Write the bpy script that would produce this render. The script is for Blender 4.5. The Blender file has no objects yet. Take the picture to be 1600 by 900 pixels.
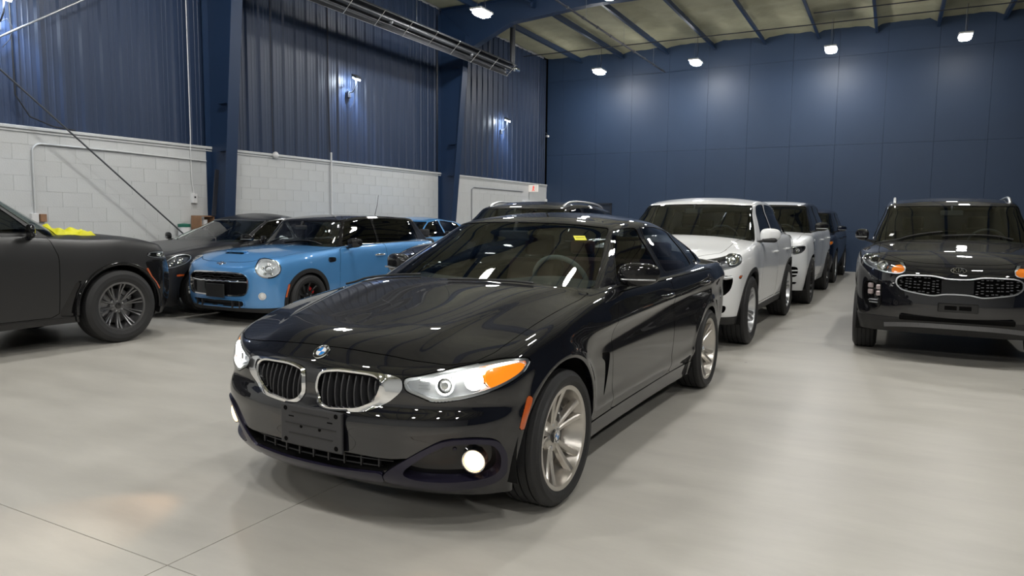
import bpy, bmesh, math, random
import numpy as np
from mathutils import Vector, Matrix
from mathutils.bvhtree import BVHTree

C = bpy.context.scene.collection
PI = math.pi
random.seed(7); RNG = np.random.default_rng(7)

# ------------------------------------------------------------------ camera
WA = math.radians(28.2)                    # the left wall runs along +Y, the camera is turned away from it
cam_d = bpy.data.cameras.new('camera'); cam = bpy.data.objects.new('camera', cam_d); C.objects.link(cam)
cam_d.sensor_width = 36; cam_d.lens = 1104.5/1600*36; cam_d.clip_end = 200
pitch, roll = math.radians(5.5035), math.radians(.5833)
cam.location = (0, 0, 1.3694)
cam.matrix_world = Matrix.Translation((0, 0, 1.3694)) @ Matrix.Rotation(WA, 4, 'Z') @ Matrix.Rotation(PI/2-pitch, 4, 'X') @ Matrix.Rotation(roll, 4, 'Z')
bpy.context.scene.camera = cam

# ------------------------------------------------------------------ world, exposure
sc = bpy.context.scene
sc.view_settings.view_transform = 'Standard'; sc.view_settings.look = 'None'
sc.view_settings.gamma = 1; sc.view_settings.use_curve_mapping = False
sc.view_settings.exposure = 1.08
w = bpy.data.worlds.new('world'); sc.world = w; w.use_nodes = True
w.node_tree.nodes['Background'].inputs[0].default_value = (.5, .6, .8, 1)
w.node_tree.nodes['Background'].inputs[1].default_value = .03

# ------------------------------------------------------------------ materials
def node_mat(name):
    m = bpy.data.materials.new(name); m.use_nodes = True
    return m, m.node_tree.nodes, m.node_tree.links, m.node_tree.nodes['Principled BSDF']
def mat(name, col, rough=.5, metal=0., coat=0., var=0., scale=8., bump=0., bscale=60., spec=.5, emit=None, estr=0., coatr=.03):
    m, N, L, b = node_mat(name)
    b.inputs['Base Color'].default_value = (*col, 1); b.inputs['Roughness'].default_value = rough
    b.inputs['Metallic'].default_value = metal; b.inputs['Specular IOR Level'].default_value = spec
    if coat: b.inputs['Coat Weight'].default_value = coat; b.inputs['Coat Roughness'].default_value = coatr
    if emit: b.inputs['Emission Color'].default_value = (*emit, 1); b.inputs['Emission Strength'].default_value = estr
    tc = N.new('ShaderNodeTexCoord')
    nz = N.new('ShaderNodeTexNoise'); nz.inputs['Scale'].default_value = scale; nz.inputs['Detail'].default_value = 4
    L.new(tc.outputs['Object'], nz.inputs['Vector'])
    mx = N.new('ShaderNodeMixRGB'); mx.blend_type = 'MIX'
    v = var if var else .03
    mx.inputs[1].default_value = (*[c*(1-v) for c in col], 1); mx.inputs[2].default_value = (*[min(1, c*(1+v)) for c in col], 1)
    L.new(nz.outputs['Fac'], mx.inputs[0]); L.new(mx.outputs[0], b.inputs['Base Color'])
    if bump:
        n2 = N.new('ShaderNodeTexNoise'); n2.inputs['Scale'].default_value = bscale; n2.inputs['Detail'].default_value = 5
        L.new(tc.outputs['Object'], n2.inputs['Vector'])
        bp = N.new('ShaderNodeBump'); bp.inputs['Strength'].default_value = bump; bp.inputs['Distance'].default_value = .01
        L.new(n2.outputs['Fac'], bp.inputs['Height']); L.new(bp.outputs[0], b.inputs['Normal'])
    return m
def paint(name, col, rough=.35, metal=.0, coatr=.02, flake=0.):
    m = mat(name, col, rough, metal, 1., var=.02, coatr=coatr)
    return m
def glass(name, tint, ior=1.5):
    m = bpy.data.materials.new(name); m.use_nodes = True; N = m.node_tree.nodes; L = m.node_tree.links
    N.clear(); out = N.new('ShaderNodeOutputMaterial'); mix = N.new('ShaderNodeMixShader')
    fr = N.new('ShaderNodeFresnel'); fr.inputs['IOR'].default_value = ior
    t = N.new('ShaderNodeBsdfTransparent'); t.inputs[0].default_value = (*tint, 1)
    g = N.new('ShaderNodeBsdfGlossy'); g.inputs['Roughness'].default_value = .01; g.inputs[0].default_value = (1, 1, 1, 1)
    geo = N.new('ShaderNodeNewGeometry'); sub = N.new('ShaderNodeMath'); sub.operation = 'SUBTRACT'; sub.inputs[0].default_value = 1
    mul = N.new('ShaderNodeMath'); mul.operation = 'MULTIPLY'
    L.new(geo.outputs['Backfacing'], sub.inputs[1]); L.new(sub.outputs[0], mul.inputs[0]); L.new(fr.outputs[0], mul.inputs[1])
    L.new(mul.outputs[0], mix.inputs[0]); L.new(t.outputs[0], mix.inputs[1]); L.new(g.outputs[0], mix.inputs[2]); L.new(mix.outputs[0], out.inputs[0])
    return m
def emis(name, col, s):
    return mat(name, (.8, .8, .8), .5, emit=col, estr=s)
M = {}
M['paint_black'] = mat('paint_black', (.0035, .0037, .006), .5, 0, 1., spec=.05, coatr=.015); M['paint_black'].node_tree.nodes['Principled BSDF'].inputs['Coat IOR'].default_value = 1.75
M['paint_matte'] = mat('paint_matte', (.014, .014, .015), .42, .0, 0, spec=.6)
M['paint_graphite'] = mat('paint_graphite', (.022, .022, .025), .36, .3, .35, coatr=.2)
M['paint_blue'] = paint('paint_blue', (.09, .30, .64), .36, .35, .03); M['paint_blue'].node_tree.nodes['Principled BSDF'].inputs['Coat IOR'].default_value = 1.65
M['paint_blue2'] = paint('paint_blue2', (.05, .24, .52), .38, .35, .03)
M['paint_white'] = paint('paint_white', (.86, .87, .88), .35)
M['paint_white2'] = paint('paint_white2', (.80, .82, .84), .35)
M['paint_navy'] = mat('paint_navy', (.004, .007, .018), .5, 0, 1., spec=.05, coatr=.03)
M['gloss_black'] = mat('gloss_black', (.006, .006, .007), .5, 0, 1., spec=.05)
M['satin_navy'] = mat('satin_navy', (.018, .016, .035), .27, .5, .3, coatr=.15)
M['plastic'] = mat('plastic', (.012, .012, .013), .55, bump=.15, bscale=300)
M['plastic2'] = mat('plastic2', (.028, .028, .031), .5, bump=.1, bscale=300)
M['gap'] = mat('gap', (.002, .002, .002), .9, spec=.1)
M['under'] = mat('under', (.006, .006, .006), .9, spec=.2)
M['rubber'] = mat('rubber', (.017, .017, .018), .62, bump=.2, bscale=200)
M['chrome'] = mat('chrome', (.85, .86, .88), .08, 1.)
M['satin_alu'] = mat('satin_alu', (.55, .56, .58), .3, 1.)
M['alloy_grey'] = mat('alloy_grey', (.60, .57, .53), .28, .9)
M['alloy_dark'] = mat('alloy_dark', (.20, .20, .205), .32, .9)
M['alloy_silver'] = mat('alloy_silver', (.62, .63, .65), .3, .9)
M['alloy_black'] = mat('alloy_black', (.012, .012, .013), .3, .3)
M['disc'] = mat('disc', (.30, .30, .31), .35, 1.)
M['red'] = mat('red', (.5, .02, .02), .4)
M['seat'] = mat('seat', (.028, .028, .03), .7, bump=.2)
M['seat_tan'] = mat('seat_tan', (.10, .035, .022), .6, bump=.2)
M['seat_grey'] = mat('seat_grey', (.20, .21, .21), .7, bump=.2)
M['dash'] = mat('dash', (.03, .031, .033), .7, bump=.2)
M['dash_grey'] = mat('dash_grey', (.16, .18, .175), .7, bump=.2)
M['glass_clear'] = glass('glass_clear', (.55, .60, .58), 1.85)
M['glass_tint'] = glass('glass_tint', (.06, .065, .07))
M['glass_mid'] = glass('glass_mid', (.26, .28, .29))
M['lens'] = glass('lens', (.93, .95, .95))
M['amber'] = mat('amber', (.9, .22, .01), .2, emit=(1, .25, .01), estr=.0, coat=1)
M['amber_lit'] = mat('amber_lit', (.9, .25, .01), .25, emit=(1, .22, .01), estr=.4, coat=1)
M['amber_side'] = mat('amber_side', (.55, .10, .015), .3, coat=1)
M['reflector'] = mat('reflector', (.7, .7, .7), .18, .95)
M['lamp_housing'] = mat('lamp_housing', (.10, .10, .11), .35, .4)
M['lamp_bright'] = mat('lamp_bright', (.75, .76, .78), .32, .5)
M['lamp_white'] = emis('lamp_white', (1, .97, .9), 14.)
M['lamp_ring'] = emis('lamp_ring', (1, .97, .9), 9.)
M['lamp_warm'] = emis('lamp_warm', (1, .56, .22), 2.6)
M['logo_blue'] = mat('logo_blue', (.02, .22, .62), .25, coat=1)
M['logo_white'] = mat('logo_white', (.8, .8, .8), .25, coat=1)
M['logo_black'] = mat('logo_black', (.01, .01, .011), .25, coat=1)
M['yellow'] = mat('yellow', (.75, .72, .02), .6)
M['yellow_ink'] = mat('yellow_ink', (.25, .24, .02), .6)

# ------------------------------------------------------------------ object helpers
def tag(o, label=None, cat=None, group=None, kind=None):
    if label: o['label'] = label
    if cat: o['category'] = cat
    if group: o['group'] = group
    if kind: o['kind'] = kind
    return o
def empty(name, loc=(0, 0, 0), rz=0.):
    o = bpy.data.objects.new(name, None); C.objects.link(o); o.location = loc; o.rotation_euler = (0, 0, rz); o.empty_display_size = .2
    return o
class G:
    """triangle soup with shared vertices, normals and extra per-vertex attributes"""
    def __init__(s, V, T, N=None, A=None):
        s.V = np.asarray(V, float).reshape(-1, 3); s.T = np.asarray(T, int).reshape(-1, 3)
        s.A = A or {}
        s.N = N if N is not None else vnorm(s.V, s.T)
    def copy(s): return G(s.V.copy(), s.T.copy(), s.N.copy(), {k: v.copy() for k, v in s.A.items()})
def vnorm(V, T):
    N = np.zeros_like(V)
    if len(T):
        fn = np.cross(V[T[:, 1]]-V[T[:, 0]], V[T[:, 2]]-V[T[:, 0]])
        for k in range(3): np.add.at(N, T[:, k], fn)
    return N/(np.linalg.norm(N, axis=1, keepdims=True)+1e-12)
def compact(g):
    if len(g.T) == 0: return G(np.zeros((0, 3)), np.zeros((0, 3), int), np.zeros((0, 3)), {k: v[:0] for k, v in g.A.items()})
    u, inv = np.unique(g.T, return_inverse=True)
    return G(g.V[u], inv.reshape(-1, 3), g.N[u], {k: v[u] for k, v in g.A.items()})
def cut(g, f):
    """split along f=0 -> (inside f<0, outside)"""
    f = np.array(f, float); f[np.abs(f) < 1e-6] = 1e-6
    neg = f < 0; s = neg[g.T].sum(1)
    allin = g.T[s == 3]; allout = g.T[s == 0]; cr = g.T[(s == 1) | (s == 2)]
    if len(cr) == 0:
        return compact(G(g.V, allin, g.N, g.A)), compact(G(g.V, allout, g.N, g.A))
    sc_ = neg[cr].sum(1)
    lone = np.where((sc_ == 1)[:, None], neg[cr], ~neg[cr]).argmax(1)
    r = np.arange(len(cr))
    a = cr[r, lone]; b = cr[r, (lone+1) % 3]; c = cr[r, (lone+2) % 3]
    E = np.concatenate([np.stack([a, b], 1), np.stack([a, c], 1)])
    Es = np.sort(E, 1); ue, inv = np.unique(Es, axis=0, return_inverse=True); inv = inv.reshape(-1)
    t = f[ue[:, 0]]/(f[ue[:, 0]]-f[ue[:, 1]])
    mixv = lambda X: X[ue[:, 0]]*(1-t).reshape((-1,)+(1,)*(X.ndim-1))+X[ue[:, 1]]*t.reshape((-1,)+(1,)*(X.ndim-1))
    n0 = len(g.V); V = np.vstack([g.V, mixv(g.V)]); N = np.vstack([g.N, mixv(g.N)])
    N /= np.linalg.norm(N, axis=1, keepdims=True)+1e-12
    A = {k: np.concatenate([v, mixv(v)]) for k, v in g.A.items()}
    ab = n0+inv[:len(cr)]; ac = n0+inv[len(cr):]
    tl = np.stack([a, ab, ac], 1); tq = np.vstack([np.stack([ab, b, c], 1), np.stack([ab, c, ac], 1)])
    li = neg[a]
    ins = np.vstack([allin, tl[li], tq[np.tile(~li, 2)]]); out = np.vstack([allout, tl[~li], tq[np.tile(li, 2)]])
    return compact(G(V, ins, N, A)), compact(G(V, out, N, A))
def merge(*gs):
    gs = [g for g in gs if len(g.T)]
    if not gs: return G(np.zeros((0, 3)), np.zeros((0, 3), int), np.zeros((0, 3)))
    V = []; T = []; N = []; n = 0
    for g in gs: V.append(g.V); T.append(g.T+n); N.append(g.N); n += len(g.V)
    return G(np.vstack(V), np.vstack(T), np.vstack(N))
def off(g, d):
    h = g.copy(); h.V = h.V+h.N*d; return h
def shift(g, v):
    h = g.copy(); h.V = h.V+np.array(v); return h
def flip(g):
    h = g.copy(); h.T = h.T[:, ::-1].copy(); h.N = -h.N; return h
def mirror(g):
    h = g.copy(); h.V = h.V*[1, -1, 1]; h.N = h.N*[1, -1, 1]; h.T = h.T[:, ::-1].copy(); return h
def bedges(g):
    E = np.vstack([g.T[:, [0, 1]], g.T[:, [1, 2]], g.T[:, [2, 0]]]); Es = np.sort(E, 1)
    key = Es[:, 0]*(len(g.V)+1)+Es[:, 1]; u, idx, cnt = np.unique(key, return_index=True, return_counts=True)
    return E[idx[cnt == 1]]
def skirt(g, d=None, vec=None, sel=None):
    """wall from the boundary inward by d along the normal or by vec"""
    E = bedges(g)
    if sel is not None: m = sel(g.V); E = E[m[E].all(1)]
    if len(E) == 0: return G(np.zeros((0, 3)), np.zeros((0, 3), int), np.zeros((0, 3)))
    a, b = E[:, 0], E[:, 1]
    dv = -g.N*d if vec is None else np.tile(np.array(vec, float), (len(g.V), 1))
    V = np.vstack([g.V[a], g.V[b], g.V[b]+dv[b], g.V[a]+dv[a]]); n = len(E); r = np.arange(n)
    T = np.vstack([np.stack([r+n, r, r+3*n], 1), np.stack([r+n, r+3*n, r+2*n], 1)])
    fn = np.cross(V[r]-V[r+n], V[r+3*n]-V[r+n]); fn /= np.linalg.norm(fn, axis=1, keepdims=True)+1e-12
    return G(V, T, np.tile(fn, (4, 1)))
def slab(g, d):
    return merge(g, skirt(g, d), flip(off(g, -d)))
def build(name, g, m, parent=None, label=None, smooth=True):
    if isinstance(g, (list, tuple)): g = merge(*g)
    me = bpy.data.meshes.new(name)
    me.vertices.add(len(g.V)); me.vertices.foreach_set('co', g.V.astype(np.float32).ravel())
    me.loops.add(len(g.T)*3); me.loops.foreach_set('vertex_index', g.T.astype(np.int32).ravel())
    me.polygons.add(len(g.T)); me.polygons.foreach_set('loop_start', (np.arange(len(g.T))*3).astype(np.int32))
    me.polygons.foreach_set('loop_total', np.full(len(g.T), 3, np.int32))
    me.update(calc_edges=True); me.validate()
    if smooth and len(g.T):
        me.polygons.foreach_set('use_smooth', [True]*len(me.polygons))
        if len(me.vertices) == len(g.V): me.normals_split_custom_set_from_vertices(g.N.tolist())
    me.materials.append(m if not isinstance(m, str) else M[m])
    o = bpy.data.objects.new(name, me); C.objects.link(o)
    if parent: o.parent = parent
    if label: o['label'] = label
    return o
# bmesh-style helpers returning G -----------------------------------------
def flat(g):
    V = g.V[g.T].reshape(-1, 3); T = np.arange(len(V)).reshape(-1, 3)
    fn = np.cross(V[T[:, 1]]-V[T[:, 0]], V[T[:, 2]]-V[T[:, 0]]); fn /= np.linalg.norm(fn, axis=1, keepdims=True)+1e-12
    return G(V, T, np.repeat(fn, 3, 0))
def box(c, s, bev=0., rot=None):
    bm = bmesh.new(); bmesh.ops.create_cube(bm, size=1)
    bmesh.ops.scale(bm, vec=s, verts=bm.verts)
    if bev: bmesh.ops.bevel(bm, geom=bm.edges[:], offset=min(bev, min(s)*.49), segments=2, profile=.5, affect='EDGES')
    g = from_bm(bm)
    if rot is not None: R_ = np.array(rot); g.V = g.V@R_.T; g = flat(g)
    g.V = g.V+np.array(c); return g
def from_bm(bm):
    bmesh.ops.triangulate(bm, faces=bm.faces[:]); bm.verts.index_update()
    V = np.array([v.co[:] for v in bm.verts]); T = np.array([[v.index for v in f.verts] for f in bm.faces]); bm.free()
    return flat(G(V, T, V))
def rotm(ax, a):
    return np.array(Matrix.Rotation(a, 3, ax))
def xf(g, R_=None, t=(0, 0, 0), s=None):
    h = g.copy()
    if s is not None: h.V = h.V*np.array(s); h.N = h.N/np.array(s); h.N /= np.linalg.norm(h.N, axis=1, keepdims=True)+1e-12
    if R_ is not None: h.V = h.V@np.array(R_).T; h.N = h.N@np.array(R_).T
    h.V = h.V+np.array(t); return h
def lathe(prof, n=48, axis='Y', closed=False, a0=0., a1=2*PI, sharp=True):
    """profile of (radius, along-axis); revolves about the axis"""
    P = np.array(prof, float)
    full = abs(a1-a0-2*PI) < 1e-6
    th = np.linspace(a0, a1, n+1)
    V = []
    for t in th: V.append(np.stack([P[:, 0]*math.cos(t), P[:, 1], P[:, 0]*math.sin(t)], 1))
    V = np.array(V); k = len(P)
    if sharp:   # split per segment of the profile
        gs = []
        for j in range(k-1):
            q = V[:, j:j+2].reshape(-1, 3); i = np.arange(n)
            a = i*2; T = np.vstack([np.stack([a, a+1, a+3], 1), np.stack([a, a+3, a+2], 1)])
            g = G(q, T)
            if full:
                g.N[:2] = g.N[:2]+g.N[-2:]; g.N[:2] /= np.linalg.norm(g.N[:2], axis=1, keepdims=True)+1e-12; g.N[-2:] = g.N[:2]
            gs.append(g)
        g = merge(*gs)
    else:
        i, j = np.meshgrid(np.arange(n), np.arange(k-1), indexing='ij'); i = i.ravel(); j = j.ravel(); a = i*k+j
        T = np.vstack([np.stack([a, a+1, a+k+1], 1), np.stack([a, a+k+1, a+k], 1)])
        g = G(V.reshape(-1, 3), T)
        if full:
            g.N[:k] = g.N[:k]+g.N[-k:]; g.N[:k] /= np.linalg.norm(g.N[:k], axis=1, keepdims=True)+1e-12; g.N[-k:] = g.N[:k]
    if axis == 'Z': g.V = g.V[:, [0, 2, 1]]; g.N = g.N[:, [0, 2, 1]]; g.T = g.T[:, ::-1].copy()
    if axis == 'X': g.V = g.V[:, [1, 0, 2]]; g.N = g.N[:, [1, 0, 2]]; g.T = g.T[:, ::-1].copy()
    return g
def tube(pts, r, n=8, closed=False, caps=True):
    P = np.array(pts, float); m = len(P)
    rr = np.full(m, r) if np.isscalar(r) else np.array(r, float)
    tan = np.zeros_like(P)
    for i in range(m):
        a = P[(i-1) % m] if (closed or i > 0) else P[i]; b = P[(i+1) % m] if (closed or i < m-1) else P[i]
        tan[i] = (b-a)/(np.linalg.norm(b-a)+1e-12)
    up = np.array([0, 0, 1.]) if abs(tan[0][2]) < .9 else np.array([1., 0, 0])
    u = np.cross(tan[0], up); u /= np.linalg.norm(u); rings = []
    for i in range(m):
        u = u-tan[i]*(u@tan[i]); u /= np.linalg.norm(u)+1e-12; v = np.cross(tan[i], u)
        th = np.arange(n)/n*2*PI
        rings.append(P[i]+rr[i]*(np.cos(th)[:, None]*u+np.sin(th)[:, None]*v))
    V = np.array(rings).reshape(-1, 3); T = []
    for i in range(m if closed else m-1):
        for j in range(n):
            a = i*n+j; b = i*n+(j+1) % n; c = ((i+1) % m)*n+(j+1) % n; d = ((i+1) % m)*n+j
            T += [[a, b, c], [a, c, d]]
    g = G(V, T)
    if caps and not closed:
        for e, o_ in ((0, 1), (m-1, 0)):
            c0 = np.vstack([V[e*n:(e+1)*n], P[e]]); t = [[j, (j+1) % n, n] for j in range(n)]
            t = [q[::-1] for q in t] if o_ else t
            g = merge(g, flat(G(c0, t)))
    return g
def bar(a, b, wx, wz, up=(0, 0, 1)):
    """rectangular bar from a to b, wx wide across, wz along up"""
    a = np.array(a, float); b = np.array(b, float); d = b-a; L = np.linalg.norm(d); d /= L
    u = np.array(up, float); s_ = np.cross(d, u); s_ /= np.linalg.norm(s_); u = np.cross(s_, d)
    g = box((0, 0, 0), (L, wx, wz)); Rm = np.stack([d, s_, u], 1)
    if np.linalg.det(Rm) < 0: Rm = np.stack([d, -s_, u], 1)
    return xf(g, Rm, (a+b)/2)
def ball(c, r, n=12, s=(1, 1, 1)):
    th = np.linspace(0, PI, n); g = lathe([(math.sin(t), -math.cos(t)) for t in th], n*2, 'Z', sharp=False)
    g.N = g.V/(np.linalg.norm(g.V, axis=1, keepdims=True)+1e-12)
    fn = np.cross(g.V[g.T[:, 1]]-g.V[g.T[:, 0]], g.V[g.T[:, 2]]-g.V[g.T[:, 0]])
    if (fn*g.V[g.T[:, 0]]).sum() < 0: g.T = g.T[:, ::-1].copy()
    return xf(g, None, c, s=np.array(s)*r)
def disc(c, r, nrm, n=32, r0=0.):
    """flat ring or disc facing nrm"""
    q = Vector(nrm).to_track_quat('Z', 'X').to_matrix(); th = np.arange(n)/n*2*PI
    o_ = np.stack([np.cos(th)*r, np.sin(th)*r, th*0], 1); i_ = np.stack([np.cos(th)*r0, np.sin(th)*r0, th*0], 1)
    V = np.vstack([o_, i_]); k = np.arange(n); k2 = (k+1) % n
    T = np.vstack([np.stack([k, k2, n+k2], 1), np.stack([k, n+k2, n+k], 1)])
    return xf(flat(G(V, T)), np.array(q), c)
def text_geo(s, size, ext=.002):
    cu = bpy.data.curves.new('t', 'FONT'); cu.body = s; cu.size = size; cu.extrude = ext; cu.align_x = 'CENTER'; cu.align_y = 'CENTER'
    o = bpy.data.objects.new('t', cu); C.objects.link(o); bpy.context.view_layer.update()
    me = o.to_mesh(); bm = bmesh.new(); bm.from_mesh(me); g = from_bm(bm); o.to_mesh_clear()
    bpy.data.objects.remove(o); bpy.data.curves.remove(cu); return g
def curve(pts):
    """C1 interpolation through (x, value) pairs"""
    p = np.array(sorted(pts), float); X, Y = p[:, 0], p[:, 1]
    d = np.diff(Y)/np.diff(X); m = np.empty(len(X)); m[0], m[-1] = d[0], d[-1]
    h = np.diff(X)
    if len(X) > 2:
        m[1:-1] = (d[:-1]*h[1:]+d[1:]*h[:-1])/(h[1:]+h[:-1])
        m[1:-1] = np.where(d[:-1]*d[1:] <= 0, m[1:-1]*.3, m[1:-1])
    def f(x):
        x = np.clip(np.asarray(x, float), X[0], X[-1]); i = np.clip(np.searchsorted(X, x)-1, 0, len(X)-2)
        H = X[i+1]-X[i]; t = (x-X[i])/H
        return ((2*t**3-3*t**2+1)*Y[i]+(t**3-2*t**2+t)*H*m[i]+(-2*t**3+3*t**2)*Y[i+1]+(t**3-t**2)*H*m[i+1])
    return f
def chaikin(poly, n=3, t=.22):
    P = np.array(poly, float)
    for k in range(n):
        Q = []
        for i in range(len(P)):
            a, b = P[i], P[(i+1) % len(P)]; tt = t if k == 0 else .25
            Q += [a*(1-tt)+b*tt, a*tt+b*(1-tt)]
        P = np.array(Q)
    return P
def psdf(p, poly):
    """signed distance of points to a polygon (negative inside)"""
    P = np.array(poly, float); out = np.full(len(p), 9.)
    lo = P.min(0)-.15; hi = P.max(0)+.15; m = ((p >= lo) & (p <= hi)).all(1)
    q = p[m]
    if len(q) == 0: return out
    A_ = P; B_ = np.roll(P, -1, 0); d = np.full(len(q), 1e9); ins = np.zeros(len(q), bool)
    for a, b in zip(A_, B_):
        e = b-a; w_ = q-a; t = np.clip((w_@e)/(e@e+1e-15), 0, 1); dd = ((w_-t[:, None]*e)**2).sum(1); d = np.minimum(d, dd)
        c = (a[1] > q[:, 1]) != (b[1] > q[:, 1])
        with np.errstate(divide='ignore', invalid='ignore'): xi = (b[0]-a[0])*(q[:, 1]-a[1])/(b[1]-a[1])+a[0]
        ins ^= c & (q[:, 0] < xi)
    d = np.sqrt(d); out[m] = np.where(ins, -d, d); return out
def catmull(P, axis, n, mirA=None, mirB=None, knots=None):
    """interpolate the control grid along an axis; n samples per span"""
    P = np.moveaxis(P, axis, 0); k = len(P)
    a = mirA(P[1]) if mirA else 2*P[0]-P[1]; b = mirB(P[-2]) if mirB else 2*P[-1]-P[-2]
    Q = np.concatenate([a[None], P, b[None]])
    seg = np.linalg.norm(np.diff(Q, axis=0), axis=-1); kn = seg.reshape(len(seg), -1).mean(1) if knots is None else knots
    kn = np.maximum(kn, 1e-3)
    out = []; prm = []
    for i in range(k-1):
        p0, p1, p2, p3 = Q[i], Q[i+1], Q[i+2], Q[i+3]; h0, h1, h2 = kn[i], kn[i+1], kn[i+2]
        m1 = ((p2-p1)/h1*h0+(p1-p0)/h0*h1)/(h0+h1)*h1; m2 = ((p3-p2)/h2*h1+(p2-p1)/h1*h2)/(h1+h2)*h1
        ni = n[i]
        for s_ in range(ni+(1 if i == k-2 else 0)):
            t = s_/ni
            out.append((2*t**3-3*t**2+1)*p1+(t**3-2*t**2+t)*m1+(-2*t**3+3*t**2)*p2+(t**3-t**2)*m2); prm.append(i+t)
    return np.moveaxis(np.array(out), 0, axis), np.array(prm)

# ------------------------------------------------------------------ car body surfaces
ANG = [0, 13, 26, 39, 52, 65, 78]
def sup(th, n):
    t = math.radians(th); return max(math.cos(t), 0)**(2/n), max(math.sin(t), 0)**(2/n)
def resample(ctrl, res, mirror_rows=True):
    """ctrl (cols, rows, 3) on the +y half -> welded full mesh with attributes s, v, u"""
    seg = np.linalg.norm(np.diff(ctrl, axis=0), axis=2).max(1); nc = np.maximum(2, np.ceil(seg/res).astype(int))
    segr = np.linalg.norm(np.diff(ctrl, axis=1), axis=2).mean(0); nr = np.maximum(2, np.ceil(segr/res).astype(int))
    my = lambda q: q*np.array([1, -1, 1])
    A_, pu = catmull(ctrl, 0, nc, my, my)
    B_, pv = catmull(A_, 1, nr, None, my if mirror_rows else None)
    n, k = B_.shape[:2]
    ref = B_[:, k//3]; s = np.concatenate([[0], np.cumsum(np.linalg.norm(np.diff(ref[:, :2], axis=0), axis=1))])
    i, j = np.meshgrid(np.arange(n-1), np.arange(k-1), indexing='ij'); a = (i*k+j).ravel()
    T = np.vstack([np.stack([a, a+k, a+k+1], 1), np.stack([a, a+k+1, a+1], 1)])
    V = B_.reshape(-1, 3); V[np.abs(V[:, 1]) < 1e-4, 1] = 0
    at = dict(s=np.repeat(s, k), v=np.tile(pv, n), u=np.repeat(pu, k))
    V2 = V*[1, -1, 1]; T2 = T[:, ::-1]+len(V)
    Va = np.vstack([V, V2]); Ta = np.vstack([T, T2]); At = {q: np.concatenate([x, x]) for q, x in at.items()}
    key = np.round(Va*1e5).astype(np.int64); _, idx, inv = np.unique(key, axis=0, return_index=True, return_inverse=True); inv = inv.reshape(-1)
    Tn = inv[Ta]; ok = (Tn[:, 0] != Tn[:, 1]) & (Tn[:, 1] != Tn[:, 2]) & (Tn[:, 0] != Tn[:, 2])
    g = G(Va[idx], Tn[ok], None, {q: x[idx] for q, x in At.items()})
    return g
def relax(g, n, sel=None, lam=.5):
    """Laplacian smoothing, open borders kept"""
    E = np.sort(np.vstack([g.T[:, [0, 1]], g.T[:, [1, 2]], g.T[:, [2, 0]]]), 1); E, c = np.unique(E, axis=0, return_counts=True)
    fix = np.zeros(len(g.V), bool); fix[E[c == 1].ravel()] = True
    deg = np.bincount(E.ravel(), minlength=len(g.V))[:, None].astype(float)
    w_ = np.full((len(g.V), 1), lam); w_[fix] = 0
    if sel is not None: w_ = w_*sel[:, None]
    V = g.V.copy()
    for _ in range(n):
        S_ = np.stack([np.bincount(E[:, 0], V[E[:, 1], k], len(V))+np.bincount(E[:, 1], V[E[:, 0], k], len(V)) for k in range(3)], 1)
        V = V+w_*(S_/deg-V)
    g.V = V; return g
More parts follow.
